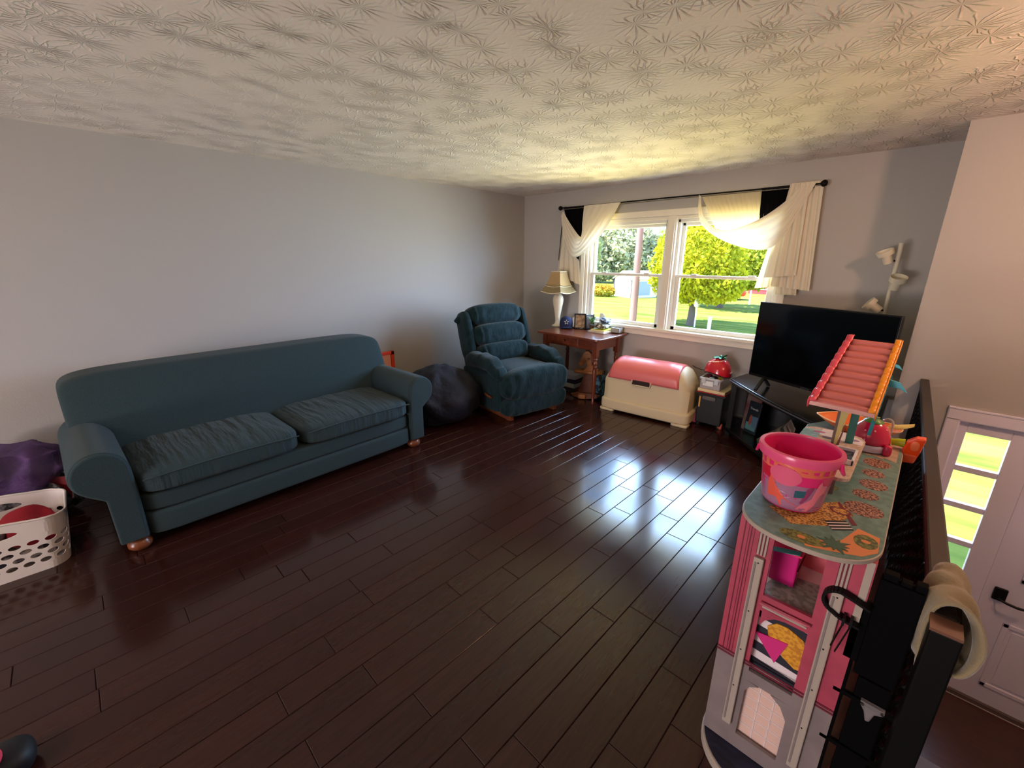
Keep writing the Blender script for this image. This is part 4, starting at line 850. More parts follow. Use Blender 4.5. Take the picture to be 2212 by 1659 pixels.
# ------------------------------------------------------------------ dollhouse
pinkM = mat('dollhouse_pink', (176, 70, 90), rough=.45, noise_=(14, .15, 2), rgb2=(160, 62, 82), stretch=(1, 1, 1)); cremM = mat('dollhouse_cream', (168, 154, 142), rough=.5); greyM = mat('dollhouse_grey', (118, 106, 106), rough=.5, noise_=(10, .2), rgb2=(136, 122, 120)); mar = mat('maroon_ink', (104, 24, 44), rough=.5)
tealM = mat('teal_print', (104, 138, 132), rough=.35, noise_=(40, .08, 4), rgb2=(88, 120, 114)); dh = thing('dollhouse', 'tall pink dollhouse with a teal printed roof deck by the railing', 'dollhouse', (4.135, -2.83, 0))
def D_(mb, name, m, parent=None, **k): return mb.build(name, m, parent or dh, world=True, **k)
FY = -3.33; DZ = .905; x0, x1 = 3.98, 4.295
wu, wm, wl = (4.074, 4.197, .668, .885), (4.08, 4.197, .375, .612), (4.078, 4.197, .10, .335)
fa = D_(MB().box((x0, FY, .40), (wu[0], FY + .012, DZ)).box((wu[1], FY, .40), (x1, FY + .012, DZ)).box((wu[0], FY, .612), (wu[1], FY + .012, .668)).box((wu[0], FY, .885), (wu[1], FY + .012, DZ))
       .prism([(wm[0], .612), (wm[0], .56), (wm[0] + .012, .585), (wm[0] + .035, .605), (wm[0] + .06, .612)], FY, FY + .012, XZ), 'facade', pinkM)
low = D_(MB().box((x0, FY, .04), (wl[0], FY + .012, .40)).box((wl[1], FY, .04), (x1, FY + .012, .40)).box((wl[0], FY, .335), (wl[1], FY + .012, .375)).box((wl[0], FY, .04), (wl[1], FY + .012, .10))
        .prism([(wl[0], .335), (wl[0], .29), (wl[0] + .012, .315), (wl[0] + .035, .332)], FY, FY + .012, XZ).prism([(wl[1], .335), (wl[1] - .05, .333), (wl[1] - .02, .31), (wl[1], .27)], FY, FY + .012, XZ), 'lower_facade', greyM)
D_(MB().box((x0, FY - .002, .392), (x1, FY, .398)).box((x0, FY - .002, .403), (x1, FY, .409)), 'trim_line', mar)
for i, xx in enumerate((3.994, 4.006, 4.012, 4.021)): D_(MB().box((xx, FY - .001, .41), (xx + (.003 if i % 2 == 0 else .0015), FY, DZ)), 'flute', mar)
for xa in (4.034, 4.224):
    p = D_(MB().box((xa, FY - .014, .13), (xa + .027, FY, .79)), 'post', cremM, bevel=.003)
    D_(MB().box((xa + .004, FY - .016, .15), (xa + .009, FY - .013, .775)), 'groove', greyM, p)
    for zz in (.775, .60, .45, .30): D_(MB().lathe([(0, 0), (.0025, 0), (.002, .0015), (0, .0015)], (xa + .014, FY - .014, zz), 8, 'y', Matrix.Diagonal((1, -1, 1))), 'screw', M['black'], p)
    for k in range(3): D_(MB().box((xa + .003 + k * .009, FY - .002, .795), (xa + .008 + k * .009, FY, DZ)), 'capital_stripe', cremM, fa)
    D_(MB().box((xa + .001, FY - .001, .795), (xa + .028, FY, DZ)), 'capital_ground', mar, fa)
D_(MB().box((4.276, FY - .002, .70), (4.292, FY, DZ)), 'edge_strip', cremM, fa)
D_(MB().grid(lambda u, v: (4.072 + .128 * u, FY - .006 - .006 * math.sin(math.pi * v), .648 - .018 * math.sin(math.pi * u) * 0 - .022 * v * math.sin(math.pi * min(1, u * .9 + .1)) ** .6), 14, 4), 'sill_scroll', pinkM, fa, solid=.004)
D_(MB().grid(lambda u, v: (4.08 + .112 * u, FY - .013, .641 - .006 * v), 10, 1), 'scroll_line', cremM, fa, solid=.002)
# prints seen through the middle and lower openings
bp_ = D_(MB().box((4.06, FY + .030, .36), (4.21, FY + .036, .62)), 'striped_wall', mat('print_white', (226, 214, 216), rough=.5))
nvk = mat('print_navy', (38, 38, 50), rough=.5)
for k in range(4):
    za = .382 + k * .062; D_(MB().prism([(4.06, za), (4.21, za - .012), (4.21, za + .018), (4.06, za + .03)], FY + .027, FY + .030, XZ), 'stripe', nvk, bp_)
D_(MB().prism([(4.098, .55), (4.12, .575), (4.15, .578), (4.19, .562), (4.205, .53), (4.205, .455), (4.185, .45), (4.15, .47), (4.13, .51), (4.105, .52)], FY + .024, FY + .028, XZ), 'yellow_shape', mat('print_yellow', (222, 160, 48), rough=.5, noise_=(90, .06), rgb2=(190, 124, 36)), bp_)
D_(MB().prism([(4.07, .512), (4.158, .526), (4.135, .435)], FY + .021, FY + .025, XZ), 'pink_triangle', mat('print_magenta', (206, 44, 122), rough=.5), bp_)
tg = D_(MB().box((4.07, FY + .020, .09), (4.205, FY + .026, .345)), 'tiled_door', mat('print_peach', (222, 186, 172), rough=.4))
for k in range(1, 3): D_(MB().box((4.078 + k * .04, FY + .018, .09), (4.0805 + k * .04, FY + .021, .345)), 'grout_line', mat('print_white', (0, 0, 0)), tg)
for k in range(1, 6): D_(MB().box((4.07, FY + .018, .095 + k * .04), (4.205, FY + .021, .0975 + k * .04)), 'grout_line', mat('print_white', (0, 0, 0)), tg)
# body behind the facade
D_(MB().box((x0, FY + .012, .04), (x0 + .01, FY + .05, DZ)).box((x0, -2.40, .04), (x0 + .01, -2.32, DZ)), 'corner_post', pinkM); D_(MB().box((x1 - .01, FY + .012, .04), (x1, -2.32, DZ)), 'side_panel', pinkM)
D_(MB().box((x0, -2.33, .04), (x1, -2.32, DZ)), 'back_panel', mat('dollhouse_salmon', (232, 108, 118), rough=.5))
D_(MB().box((x0 + .01, FY + .04, .345), (x1 - .01, -2.33, .355)), 'storey_floor', cremM)
f2 = D_(MB().box((x0 + .01, FY + .012, .632), (x1 - .01, -2.33, .644)), 'storey_floor', mat('pale_floor_print', (240, 228, 226), rough=.4))
D_(MB().prism([(4.05, -3.31), (4.20, -3.315), (4.25, -3.12), (4.08, -3.15)], .644, .646), 'rug', mat('grey_rug_print', (186, 192, 184), rough=.8, noise_=(60, .06, 1), rgb2=(150, 158, 150)), f2)
D_(MB().box((x0 + .012, -3.06, .644), (x1 - .012, -3.05, DZ)), 'room_divider', mat('dollhouse_salmon', (0, 0, 0)))
ch_ = D_(MB().box((4.06, -3.22, .655), (4.13, -3.10, .77)), 'toy_cabinet', mat('magenta_plastic', (206, 30, 124), rough=.35), bevel=.004); D_(MB().box((4.055, -3.225, .77), (4.135, -3.095, .776)), 'cabinet_top', mat('hot_pink', (232, 42, 96), rough=.35), ch_)
D_(MB().box((4.128, -3.215, .71), (4.133, -3.105, .714)), 'drawer_line', mar, ch_); D_(MB().prism([(4.05, -3.26), (4.13, -3.225), (4.13, -3.20), (4.05, -3.235)], .777, .779), 'teal_stripe', mat('teal_stripes', (60, 160, 160), rough=.5), ch_)
# base disc with bowed front
bp2 = [(3.968, -2.32), (3.968, -3.28)] + [(4.137 - .169 * math.cos(a), -3.28 - .165 * math.sin(a)) for a in [math.pi * i / 20 for i in range(1, 20)]] + [(4.306, -3.28), (4.306, -2.32)]
bs = D_(MB().prism(bp2, 0, .036), 'base', cremM, bevel=.003); D_(MB().prism([((x - 4.137) * .965 + 4.137, (y + 2.9) * .985 - 2.9) for x, y in bp2], .036, .038), 'base_print', mat('dark_blue_print', (38, 42, 72), rough=.35, noise_=(18, .2, 3), rgb2=(22, 22, 30), stretch=(1, 3, 1)), bs)
# roof deck
dk = [(3.968, -2.36), (3.968, -3.26)] + [(3.968 + .052 * (1 - math.cos(a)), -3.29 - .045 * math.sin(a) + .03 * (1 - math.sin(a))) for a in (.4, .9)]
dk = [(4.134 - .166 * math.copysign(abs(math.cos(a)) ** .85, math.cos(a)), -3.255 - .152 * abs(math.sin(a)) ** .85) for a in [math.pi * i / 36 for i in range(37)]]
dk += [(4.300, -2.50), (4.285, -2.36), (4.24, -2.27), (4.13, -2.24), (4.02, -2.27), (3.968, -2.38)]
deck = D_(MB().prism(dk, DZ, DZ + .013), 'deck', cremM, bevel=.002); TZd = DZ + .013
D_(MB().prism([((x - 4.135) * .982 + 4.135, (y + 2.83) * .994 - 2.83) for x, y in dk], TZd, TZd + .001), 'deck_print', tealM, deck)
P1 = TZd + .001; P2 = TZd + .0016; P3 = TZd + .0022
leo = mat('leopard_print', (176, 126, 104), rough=.5, noise_=(150, .03, 2), rgb2=(66, 34, 30))
for i, (cx, cy, rx, ry) in enumerate(((4.235, -2.66, .040, .043), (4.235, -2.77, .032, .034), (4.243, -2.87, .038, .040), (4.232, -2.965, .034, .034), (4.238, -3.075, .048, .046))): D_(MB().prism(ell(cx, cy, rx, ry, 22), P1, P2), 'leopard_oval', leo, deck)
org = mat('orange_print', (214, 132, 80), rough=.45); rug = mat('yellow_rug_print', (206, 158, 80), rough=.5, noise_=(170, .05, 1), rgb2=(120, 78, 40))
D_(MB().prism([(4.03, -3.255), (4.18, -3.075), (4.222, -3.135), (4.185, -3.245), (4.10, -3.31)], P1, P2), 'rug_print', rug, deck); D_(MB().prism([(4.18, -3.075), (4.236, -3.19), (4.226, -3.20), (4.176, -3.085)], P1, P2 + .0001), 'rug_border', mar, deck)
rg = D_(MB().prism(ell(4.19, -3.135, .026, .022, 18), P2, P3), 'rug_ring', mar, deck); D_(MB().prism(ell(4.19, -3.135, .020, .016, 18), P3, P3 + .0004), 'rug_ring', rug, deck)
tw_ = [(4.165, -3.225), (4.21, -3.185), (4.232, -3.225), (4.19, -3.265)]; D_(MB().prism(tw_, P2, P3), 'beach_towel_print', mat('print_black', (24, 20, 22), rough=.5), deck)
for k in range(3):
    t = (k + .7) / 3.4; a = Vector(tw_[0]).lerp(Vector(tw_[3]), t); b_ = Vector(tw_[1]).lerp(Vector(tw_[2]), t); d = (Vector(tw_[3]) - Vector(tw_[0])).normalized() * .004; D_(MB().prism([a, b_, b_ + d, a + d], P3, P3 + .0004), 'towel_stripe', mat('print_white', (0, 0, 0)), deck)
D_(MB().prism([(4.24, -3.205), (4.288, -3.22), (4.290, -3.30), (4.262, -3.345), (4.20, -3.375), (4.15, -3.395), (4.14, -3.37), (4.215, -3.30)], P1, P1 + .0004), 'orange_patch', org, deck)
oliv = mat('olive_pineapple_print', (122, 124, 62), rough=.5, noise_=(120, .06, 2), rgb2=(70, 78, 42)); dkg = mat('dark_green_print', (56, 92, 78), rough=.5)
for cx, cy, rx, ry in ((4.135, -3.36, .052, .026), (4.262, -3.265, .026, .036), (4.115, -2.985, .05, .03)):
    q = D_(MB().prism(ell(cx, cy, rx, ry, 24), P1, P2), 'pineapple_print', oliv, deck); D_(MB().prism(ell(cx, cy, .010, .008, 14), P2, P3), 'pineapple_core', org, deck)
for k in range(11):
    a = k * 2 * math.pi / 11 + .2; ca, sa = math.cos(a), math.sin(a); Lk = .042 if k % 2 else .032
    D_(MB().prism([(4.205, -3.335), (4.205 + .5 * Lk * ca - .006 * sa, -3.335 + .5 * Lk * sa + .006 * ca), (4.205 + Lk * ca, -3.335 + Lk * sa), (4.205 + .5 * Lk * ca + .006 * sa, -3.335 + .5 * Lk * sa - .006 * ca)], P2, P3 + .0001 * k), 'palm_leaf_print', dkg, deck)
plk = mat('tan_plank_print', (186, 160, 142), rough=.5, noise_=(9, .2), rgb2=(160, 134, 116), stretch=(1, 6, 1))
for k in range(5):
    xa = 4.10 + k * .0375; D_(MB().prism([(xa, -2.585), (xa + .036, -2.585 - .006 * k), (xa + .036, -2.36), (xa, -2.33)], P1, P2), 'plank_print', plk, deck)
# raised hot tub level
pf = [(4.00, -2.66), (3.997, -2.94), (4.02, -2.965), (4.105, -2.975), (4.112, -3.04)] + [(4.15 + .04 * math.cos(a), -3.05 + .03 * math.sin(a)) for a in [math.pi + math.pi * i / 10 for i in range(11)]] + [(4.19, -2.68), (4.175, -2.645), (4.13, -2.625), (4.03, -2.63)]
PZ = .985
pfm = D_(MB().prism(pf, PZ, PZ + .012), 'tub_level', mat('sand_print', (206, 182, 162), rough=.5, noise_=(120, .1, 3), rgb2=(180, 152, 136)), bevel=.002)
for (cx, cy) in ((4.01, -2.70), (4.01, -2.93), (4.15, -3.03), (4.178, -2.70)): D_(MB().box((cx - .006, cy - .006, TZd), (cx + .006, cy + .006, PZ)), 'support', greyM, pfm)
D_(MB().prism([(4.0, -2.68), (4.0, -2.93), (4.055, -2.93), (4.055, -2.66)], PZ + .012, PZ + .013), 'tile_print', mat('aqua_tile_print', (150, 190, 194), rough=.4, noise_=(60, .04, 1), rgb2=(130, 172, 178)), pfm)
D_(MB().prism([(4.055, -2.72), (4.055, -2.645), (4.13, -2.63), (4.185, -2.69), (4.185, -2.74)], PZ + .012, PZ + .013), 'white_print', mat('print_white', (0, 0, 0)), pfm)
for cx, cy, c3 in ((4.05, -2.69, (196, 110, 150)), (4.085, -2.735, (84, 70, 92)), (4.155, -2.70, (150, 120, 150))): D_(MB().prism(ell(cx, cy, .02, .010, 16, .3), PZ + .013, PZ + .0135), 'petal_print', mat('petal%d' % c3[0], c3, rough=.5), pfm)
tub = D_(MB().box((4.122, -2.955, PZ + .012), (4.184, -2.947, PZ + .03)).box((4.122, -2.843, PZ + .012), (4.184, -2.835, PZ + .03)).box((4.176, -2.955, PZ + .012), (4.184, -2.835, PZ + .03)).box((4.122, -2.955, PZ + .012), (4.13, -2.835, PZ + .03)), 'hot_tub', mat('white_plastic', (232, 228, 232), rough=.3), pfm, bevel=.002)
D_(MB().box((4.13, -2.947, PZ + .012), (4.176, -2.843, PZ + .020)), 'tub_water', mat('dark_water_print', (24, 28, 36), rough=.15, noise_=(60, .08), rgb2=(80, 90, 104)), pfm)
# awning on its printed post
D_(MB().box((4.100, -2.785, PZ + .012), (4.108, -2.775, 1.145)), 'awning_post', greyM); D_(MB().prism([(4.108, PZ + .012), (4.116, PZ + .012), (4.133, 1.145), (4.108, 1.145)], -2.783, -2.777, XZ), 'awning_post', mat('pale_yellow', (236, 226, 150), rough=.5))
D_(MB().prism([(4.116, PZ + .012), (4.124, PZ + .012), (4.131, 1.09)], -2.787, -2.783, XZ), 'post_print', mat('brown_print', (130, 92, 84), rough=.5)); D_(MB().box((4.135, -2.74, PZ + .012), (4.158, -2.734, 1.15)), 'awning_post', mat('teal_plastic', (60, 128, 128), rough=.4))
T0, T1 = Vector((4.043, -2.40, 1.322)), Vector((4.018, -2.825, 1.150)); S0, S1 = Vector((4.207, -2.40, 1.320)), Vector((4.200, -2.825, 1.146))
sv = (T1 - T0).normalized(); nrm = (S0 - T0).cross(sv).normalized(); nrm = nrm if nrm.z > 0 else -nrm
def awn(u, v):
    p = T0.lerp(T1, v).lerp(S0.lerp(S1, v), u); return p + nrm * .006 * math.sin(v * math.pi * 2 * 9.5)
aw = D_(MB().grid(awn, 4, 120), 'awning', mat('awning_pink', (200, 112, 106), rough=.4), smooth=80, solid=.003)
def fascia(a, b_, m, side):
    def fn(u, v): p = a.lerp(b_, u * 1.06 - .03); return p + Vector((side * .003, 0, 0)) + nrm * (.012 - .03 * v + (.004 * math.sin(u * math.pi * 2 * 9.5) if v < .5 else 0))
    def fn2(u, v): p = a.lerp(b_, u * 1.06 - .03); return p + Vector((-side * .018 * v, 0, 0)) + nrm * (.012 + .004 * math.sin(u * math.pi * 2 * 9.5))
    mb = MB().grid(fn, 120, 2); mb.grid(fn2, 120, 2); return D_(mb, 'awning_fascia', m, smooth=60, solid=.004)
fascia(T0, T1, mat('fascia_coral', (226, 78, 96), rough=.35), -1); fascia(S0, S1, mat('fascia_orange', (240, 148, 28), rough=.35), 1)
D_(MB().bar(T1 + Vector((.0, -.002, -.006)), S1 + Vector((0, -.002, -.006)), .006, .014), 'awning_lip', mat('awning_pale', (224, 170, 160), rough=.4))
fin = mat('turquoise_plastic', (66, 180, 206), rough=.3)
for (yy, zz, Ln, hh) in ((-2.60, 1.205, .058, .034), (-2.55, 1.262, .030, .018)):
    D_(MB().prism([(4.205, zz + hh * .5), (4.205 + Ln * .55, zz + hh * .32), (4.205 + Ln, zz - hh * .7), (4.205 + Ln * .62, zz - hh * .35), (4.205, zz - hh * .25)], yy - .004, yy + .004, XZ), 'palm_fin', fin, bevel=.002)
D_(MB().bar((4.19, -2.60, 1.0), (4.207, -2.59, 1.235), .008, .008), 'fin_stem', fin)

# ------------------------------------------------------------------ toys on the dollhouse
pkb = mat('translucent_pink_plastic', (226, 44, 116), rough=.25, spec=.6); pkr = mat('pink_rim_plastic', (224, 84, 130), rough=.22, spec=.6)
bz = TZd + .003
bk_ = thing('toy_bucket', 'hot pink plastic bucket with a rim on the dollhouse deck', 'bucket', (4.068, -3.170, bz))
r0, r1, hb = .078, .100, .178
MB().lathe([(0, 0), (r0 - .004, 0), (r0, .004), (r1, hb), (r1 - .004, hb), (r0 - .004, .006), (0, .006)], (0, 0, 0), 48).build('shell', pkb, bk_, smooth=40)
MB().lathe([(r1 - .001, hb - .024), (r1 + .007, hb - .024), (r1 + .010, hb - .004), (r1 + .008, hb + .002), (r1 - .003, hb + .003), (r1 - .005, hb - .002), (r1 - .001, hb - .024)], (0, 0, 0), 48, cap=False).build('rim', pkr, bk_, smooth=40)
MB().tube([((r1 + .012) * math.cos(a), (r1 + .012) * math.sin(a), hb - .012 - .040 * math.sin(math.pi * i / 24) ** .5) for i, a in [(i, R(200) + R(165) * i / 24) for i in range(25)]], .0042, 8).build('handle', pkb, bk_, smooth=60) if False else MB().tube([((r1 + .011) * math.cos(R(-18) + R(72) * i / 14), (r1 + .011) * math.sin(R(-18) + R(72) * i / 14), hb - .01 - .05 * math.sin(math.pi * i / 14) ** .7) for i in range(15)], .0045, 8).build('handle', pkb, bk_, smooth=60)
MB().tube([((r1 + .011) * math.cos(R(160) + R(45) * i / 14), (r1 + .011) * math.sin(R(160) + R(45) * i / 14), hb - .01 - .03 * math.sin(math.pi * i / 14) ** .7) for i in range(15)], .0045, 8).build('handle', pkb, bk_, smooth=60)
def deco(name, pts, rgb, off=.0008):
    """flat shape (angle in degrees round the wall, height) wrapped on the bucket side, subdivided"""
    mb = MB(); n = len(pts); ca = sum(p[0] for p in pts) / n; cz = sum(p[1] for p in pts) / n; rg_ = 5; vs = []; fs = []
    def P(a, z): rr = r0 + (r1 - r0) * z / hb + off; return (rr * math.cos(R(a)), rr * math.sin(R(a)), z)
    for k in range(rg_ + 1):
        for p in pts: vs.append(P(ca + (p[0] - ca) * k / rg_, cz + (p[1] - cz) * k / rg_))
    for k in range(rg_):
        for i in range(n): fs.append((k * n + i, k * n + (i + 1) % n, (k + 1) * n + (i + 1) % n, (k + 1) * n + i))
    return mb.add(vs, fs).build(name, mat('print_%s' % name, rgb, rough=.35), bk_)
def arc(a0, a1, z0, z1, n=14): return [(a0 + (a1 - a0) * i / n, z0) for i in range(n + 1)] + [(a1 - (a1 - a0) * i / n, z1) for i in range(n + 1)]
deco('orange_band', arc(190, 372, .122, .152), (224, 110, 84), .0006); deco('crimson_band', arc(192, 262, .086, .122), (200, 30, 60), .00055); deco('lilac_ground', arc(190, 365, .006, .09), (160, 110, 140), .0005)
deco('orange_wing', [(238, .105), (232, .07), (234, .03), (262, .012), (292, .02), (268, .04), (250, .07)], (226, 92, 74), .0012); deco('red_drop', [(206, .10), (212, .08), (212, .045), (204, .035), (199, .06)], (206, 44, 66), .0012)
deco('pale_pink_shape', [(318, .10), (322, .112), (326, .098), (338, .095), (336, .07), (328, .062), (322, .03), (310, .008), (288, .012), (296, .03), (312, .05)], (226, 122, 140), .0014); deco('plum_stripe', [(300, .085), (308, .092), (312, .088), (304, .05), (296, .032), (293, .038), (299, .06)], (150, 60, 104), .0018)
deco('rosy_patch', [(262 + 27 * math.cos(t), .112 + .030 * math.sin(t)) for t in [2 * math.pi * i / 20 for i in range(20)]], (222, 96, 130), .0015); deco('teal_patch', [(282, .05), (300, .055), (300, .078), (282, .074)], (44, 92, 104), .0016)
tag(MB().puff((4.078, -3.16, bz + .055), (.03, .026, .045), 3, 8, rot=RY(.4)).build('toy_block', mat('purple_plastic', (130, 40, 150), rough=.4), smooth=60), 'purple toy lying inside the pink bucket', 'toy')
st = thing('strawberry_toy', 'glossy pink strawberry toy basket lid on the dollhouse deck', 'toy', (4.192, -2.515, TZd + .002), R(10))
mg = mat('magenta_gloss', (206, 20, 74), rough=.18, coat=.6)
MB().grid(lambda u, v: (.064 * math.cos(2 * math.pi * u) * math.sin(.02 + 1.5 * v), .06 * math.sin(2 * math.pi * u) * math.sin(.02 + 1.5 * v), .028 + .092 * math.cos(.02 + 1.5 * v)), 32, 14, True).build('dome', mg, st, smooth=80, solid=.003)
MB().lathe([(.055, 0), (.064, .004), (.066, .022), (.063, .03), (.056, .03), (.055, 0)], (0, 0, 0), 32, cap=False).build('pale_rim', mat('pale_lilac', (226, 206, 222), rough=.4), st, smooth=50)
MB().lathe([(0, .119), (.014, .118), (.032, .108), (.030, .112), (.012, .124), (0, .125)], (0, 0, .003), 16).build('green_cap', mat('cap_green', (84, 134, 52), rough=.4), st, smooth=60); MB().prism(ell(0, 0, .016, .006, 14), .128, .131).build('cap_shine', mat('pale_green', (176, 206, 140), rough=.4), st)
for i in range(9):
    th, ph_ = i * 2.4, .75 + .5 * ((i * .62) % 1); p = Vector((.0645 * math.cos(th) * math.sin(ph_), .0605 * math.sin(th) * math.sin(ph_), .028 + .0935 * math.cos(ph_))); MB().lathe([(0, 0), (.0045, 0), (0, .002)], p, 10, M=p.normalized().to_track_quat('Z', 'Y').to_matrix(), sx=.7, sy=1.3).build('seed', mat('pink_seed', (244, 160, 180), rough=.4), st)
MB().puff((.052, -.052, .02), (.014, .014, .022), 3, 6).build('side_knob', mg, st, smooth=60)
oc = mat('orange_bowl_plastic', (246, 140, 74), rough=.3, transl=.2); bo = thing('toy_bowl', 'wide translucent orange toy bowl at the far end of the deck', 'bowl', (4.135, -2.335, TZd + .002))
MB().grid(lambda u, v: ((.06 + .085 * v) * math.cos(2 * math.pi * u), (.035 + .05 * v) * math.sin(2 * math.pi * u), .045 * v ** 1.4 + .004 * math.sin(8 * math.pi * u) * v), 48, 8, True).build('shell', oc, bo, smooth=80, solid=.003)
MB().prism(ell(0, 0, .062, .037, 28), 0, .003).build('bottom', oc, bo)
MB().tube([((.146) * math.cos(2 * math.pi * i / 48), .0855 * math.sin(2 * math.pi * i / 48), .046 + .004 * math.sin(8 * math.pi * i / 48)) for i in range(49)], .0025, 6).build('pale_edge', mat('pale_orange', (250, 214, 170), rough=.4), bo, smooth=60)
lfb = MB().grid(lambda u, v: Vector((.10 + .075 * u, -.03 + .05 * math.sin(math.pi * u) * (v - .5), .05 + .028 * u + .012 * math.sin(math.pi * v))), 10, 6).build('petal', mat('pale_yellow_plastic', (244, 224, 140), rough=.35, transl=.2), bo, smooth=80, solid=.002)
ctm = mat('clear_tong_plastic', (200, 206, 200), rough=.1, transp=.35)
for nm, (cx, cy) in (('clear plastic loop standing left of the strawberry toy', (4.11, -2.43)), ('clear plastic loop standing right of the strawberry toy', (4.232, -2.425))):
    tag(MB().tube([(cx + .016 * math.cos(t) if 0 < t < math.pi else cx + (.016 if t <= 0 else -.016), cy, TZd + .004 + (.085 + .02 * math.sin(t) if 0 <= t <= math.pi else .085 * (1 + (t / .8 if t < 0 else (math.pi - t) / .8)))) for t in [-.8, -.4, 0, .5, 1, 1.57, 2.1, 2.6, math.pi, math.pi + .4, math.pi + .8]], .004, 8).build('toy_tongs', ctm, smooth=60), nm, 'tongs')
gt = thing('watering_toy', 'bright orange toy scoop with a green neck hanging at the deck edge', 'toy', (4.305, -2.44, .93)); ocm = mat('hot_orange_plastic', (246, 84, 26), rough=.25, coat=.4)
MB().prism([(-.012, -.055), (.030, -.05), (.040, .0), (.047, .055), (.020, .052), (-.005, .03), (-.012, .0)], -.02, .02, XZ).build('scoop', ocm, gt, bevel=.006, seg=3); MB().prism([(-.010, -.055), (.030, -.05), (.034, -.015), (-.010, -.015)], -.023, .023, XZ).build('lower_band', mat('orange_dark', (236, 110, 66), rough=.3), gt, bevel=.006)
MB().tube([(-.048, 0, .012), (-.03, 0, .016), (-.008, 0, .018)], lambda u: .013 + .004 * u, 12).build('neck', mat('lime_plastic', (170, 190, 30), rough=.3), gt, smooth=60); MB().puff((.02, -.021, .02), (.013, .004, .02), 2.3, 8).build('flower_emblem', mat('orange_light', (255, 134, 84), rough=.3), gt, smooth=80)

# ------------------------------------------------------------------ railing
ra = thing('railing', 'black wrought iron stair railing with twisted balusters', 'railing', (4.385, -2.0, 0))
pA, pB = Vector((4.336, -.612, .836)), Vector((4.425, -3.352, .836))
MB().bar(pA, pB, .046, .028).build('handrail', M['railtop'], ra, world=True, bevel=.006)
MB().bar((4.336, -.612, .79), (4.425, -3.385, .79), .03, .012).build('upper_bar', M['blackm'], ra, world=True); MB().bar((4.342, -.612, .07), (4.425, -3.385, .07), .03, .014).build('lower_bar', M['blackm'], ra, world=True)
nb = 27; bmsh = None
for i in range(nb):
    t = (i + .6) / nb; p = pA.lerp(pB, t)
    if bmsh is None:
        mb = MB(); vs = []; fs = []; nz_ = 30
        for k in range(nz_ + 1):
            z = .076 + .71 * k / nz_; tw2 = 0 if k < 3 or k > nz_ - 3 else (k - 3) * .62; rr = .0095
            for c in range(4): a = tw2 + c * math.pi / 2 + math.pi / 4; vs.append((rr * math.cos(a), rr * math.sin(a), z))
        for k in range(nz_):
            for c in range(4): fs.append((k * 4 + c, k * 4 + (c + 1) % 4, (k + 1) * 4 + (c + 1) % 4, (k + 1) * 4 + c))
        fs += [(3, 2, 1, 0), tuple(range(nz_ * 4, nz_ * 4 + 4))]; mb.add(vs, fs); o = mb.build('baluster', M['blackm'], ra); bmsh = o
    else: o = bmsh.copy(); C.objects.link(o)
    o.location = (p.x - 4.385, p.y + 2.0, 0)
for p in (Vector((4.337, -.63, 0)), Vector((4.345 + .017, -1.45, 0))): MB().box((p.x - .014, p.y - .014, 0), (p.x + .014, p.y + .014, .82)).build('stanchion', M['blackm'], ra, world=True)
nw = MB().box((4.404, -3.408, 0), (4.458, -3.354, .842)).build('newel_post', M['blackm'], ra, world=True, bevel=.004); MB().box((4.402, -3.410, .842), (4.456, -3.352, .849)).build('newel_cap', mat('bronze_end', (104, 66, 50), rough=.5), ra, world=True)
# scroll end of the lower stair rail
sc = thing('handrail_scroll', 'curled flat iron rail end strapped to the black gate', 'rail scroll', (4.25, -3.31, .75)); pts = [(4.306, .782), (4.275, .792), (4.245, .800)] + [(4.243 + .033 * math.cos(a), .767 + .033 * math.sin(a)) for a in [R(90) + R(150) * i / 12 for i in range(13)]] + [(4.248, .727), (4.270, .722), (4.296, .718)]
mb = MB()
for k in range(len(pts) - 1): mb.bar((pts[k][0], -3.335, pts[k][1]), (pts[k + 1][0], -3.335, pts[k + 1][1]), .042, .007, (0, 0, 1) if abs(pts[k + 1][1] - pts[k][1]) < abs(pts[k + 1][0] - pts[k][0]) else (1, 0, 0))
mb.build('flat_bar', M['blackm'], sc, world=True, bevel=.0015)
for i, xx in enumerate((4.262, 4.277)):
    MB().box((xx - .003, -3.36, .712), (xx + .003, -3.31, .735)).build('zip_tie', M['black'], sc, world=True); MB().bar((xx, -3.358, .715), (xx - .012 - .004 * i, -3.365, .640 - .012 * i), .004, .002).build('zip_tie_tail', M['black'], sc, world=True)
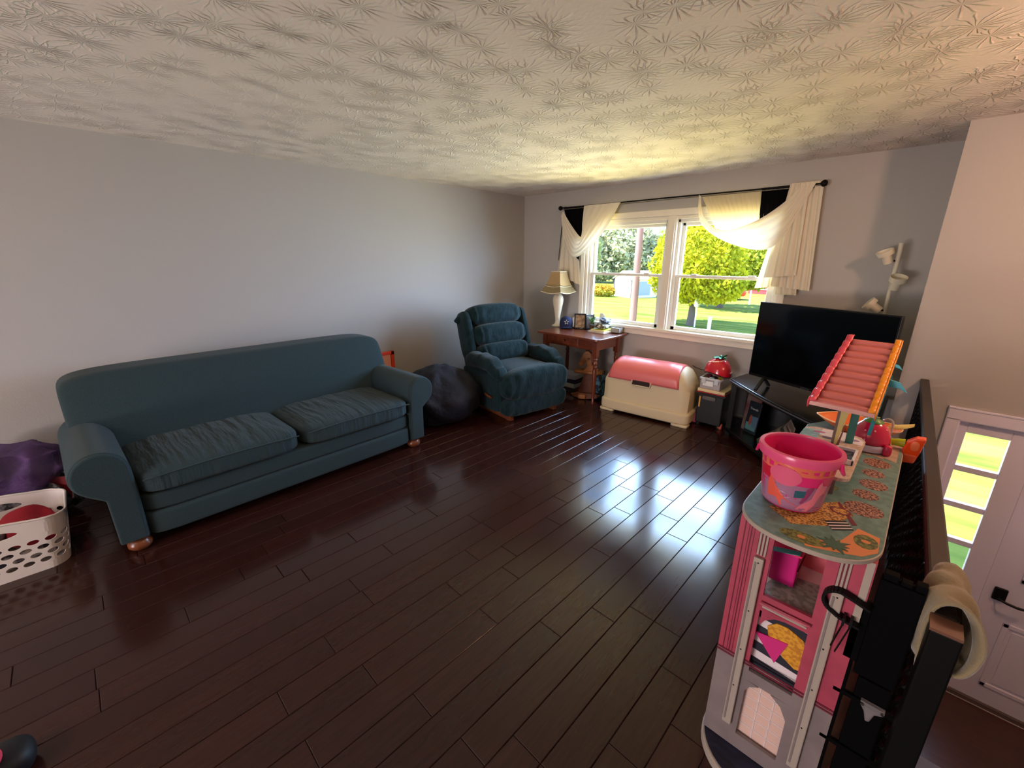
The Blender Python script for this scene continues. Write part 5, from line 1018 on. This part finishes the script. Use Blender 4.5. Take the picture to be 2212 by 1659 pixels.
# black baby gate folded at the head of the stairs
gtM = mat('gate_black_plastic', (5, 5, 6), rough=.8, spec=.08)
ga = thing('baby_gate', 'black folding baby gate at the railing end', 'gate', (4.35, -3.31, 0))
MB().box((4.308, -3.328, .565), (4.392, -3.29, .868)).build('panel', gtM, ga, world=True, bevel=.004); MB().box((4.312, -3.322, .868), (4.340, -3.296, .886)).box((4.345, -3.322, .868), (4.366, -3.296, .878)).box((4.371, -3.322, .868), (4.392, -3.296, .886)).build('top_channel', gtM, ga, world=True, bevel=.002)
MB().box((4.322, -3.322, .02), (4.392, -3.298, .555)).build('lower_panel', gtM, ga, world=True, bevel=.004)
MB().box((4.281, -3.325, .0), (4.303, -3.30, .62)).box((4.276, -3.33, .60), (4.310, -3.295, .77)).build('hinge_post', gtM, ga, world=True, bevel=.003)
for zz in (.12, .30, .48): MB().box((4.279, -3.33, zz), (4.41, -3.318, zz + .012)).build('crossbar', gtM, ga, world=True)
cbk = MB().prism([(4.338, .50), (4.39, .50), (4.386, .482), (4.372, .475), (4.366, .445), (4.357, .442), (4.350, .470), (4.341, .484)], -3.338, -3.324, XZ).build('clear_latch', mat('clear_latch_plastic', (150, 142, 142), rough=.2, transp=.45), ga, world=True, bevel=.003)
for xx in (4.343, 4.385): MB().lathe([(0, 0), (.005, 0), (.004, .003), (0, .003)], (xx, -3.338, .492), 10, 'y', Matrix.Diagonal((1, -1, 1))).build('screw', mat('chrome', (0, 0, 0)), cbk, world=True)
# towel over the end of the handrail
twm = mat('khaki_fleece', (150, 134, 104), rough=.95, spec=.1, noise_=(9, .25), rgb2=(134, 118, 92), bump=(140, .5, .004), sheen=.4)
prof = [(4.404, .70), (4.398, .79), (4.402, .858), (4.425, .882), (4.455, .878), (4.478, .852), (4.492, .81), (4.494, .77), (4.484, .738), (4.466, .732), (4.456, .75), (4.460, .80)]
def twf(u, v):
    x, z = spl(prof, u); y = -3.365 + .185 * v; wv = .008 * math.sin(14 * v + 5 * u) + .006 * noise.noise(Vector((x * 14, y * 14, z * 14))); far = 1 - .30 * v
    zz = z if z > .80 else .80 + (z - .80) * far; return (x + wv - .03 * v * max(0, (x - 4.44)) / .06, y + .02 * math.sin(6 * u), zz + .004 * math.sin(20 * v + 3 * u))
tag(MB().grid(twf, 44, 18).build('towel', twm, smooth=80, solid=.007), 'khaki towel draped over the near end of the handrail', 'towel')
dm = tag(MB().puff((4.95, -1.62, LZ + .006), (.36, .28, .006), 10, 8).build('doormat', mat('grey_mat', (112, 104, 104), rough=.95, bump=(90, .5, .005))), 'grey doormat on the landing below the railing', 'doormat')
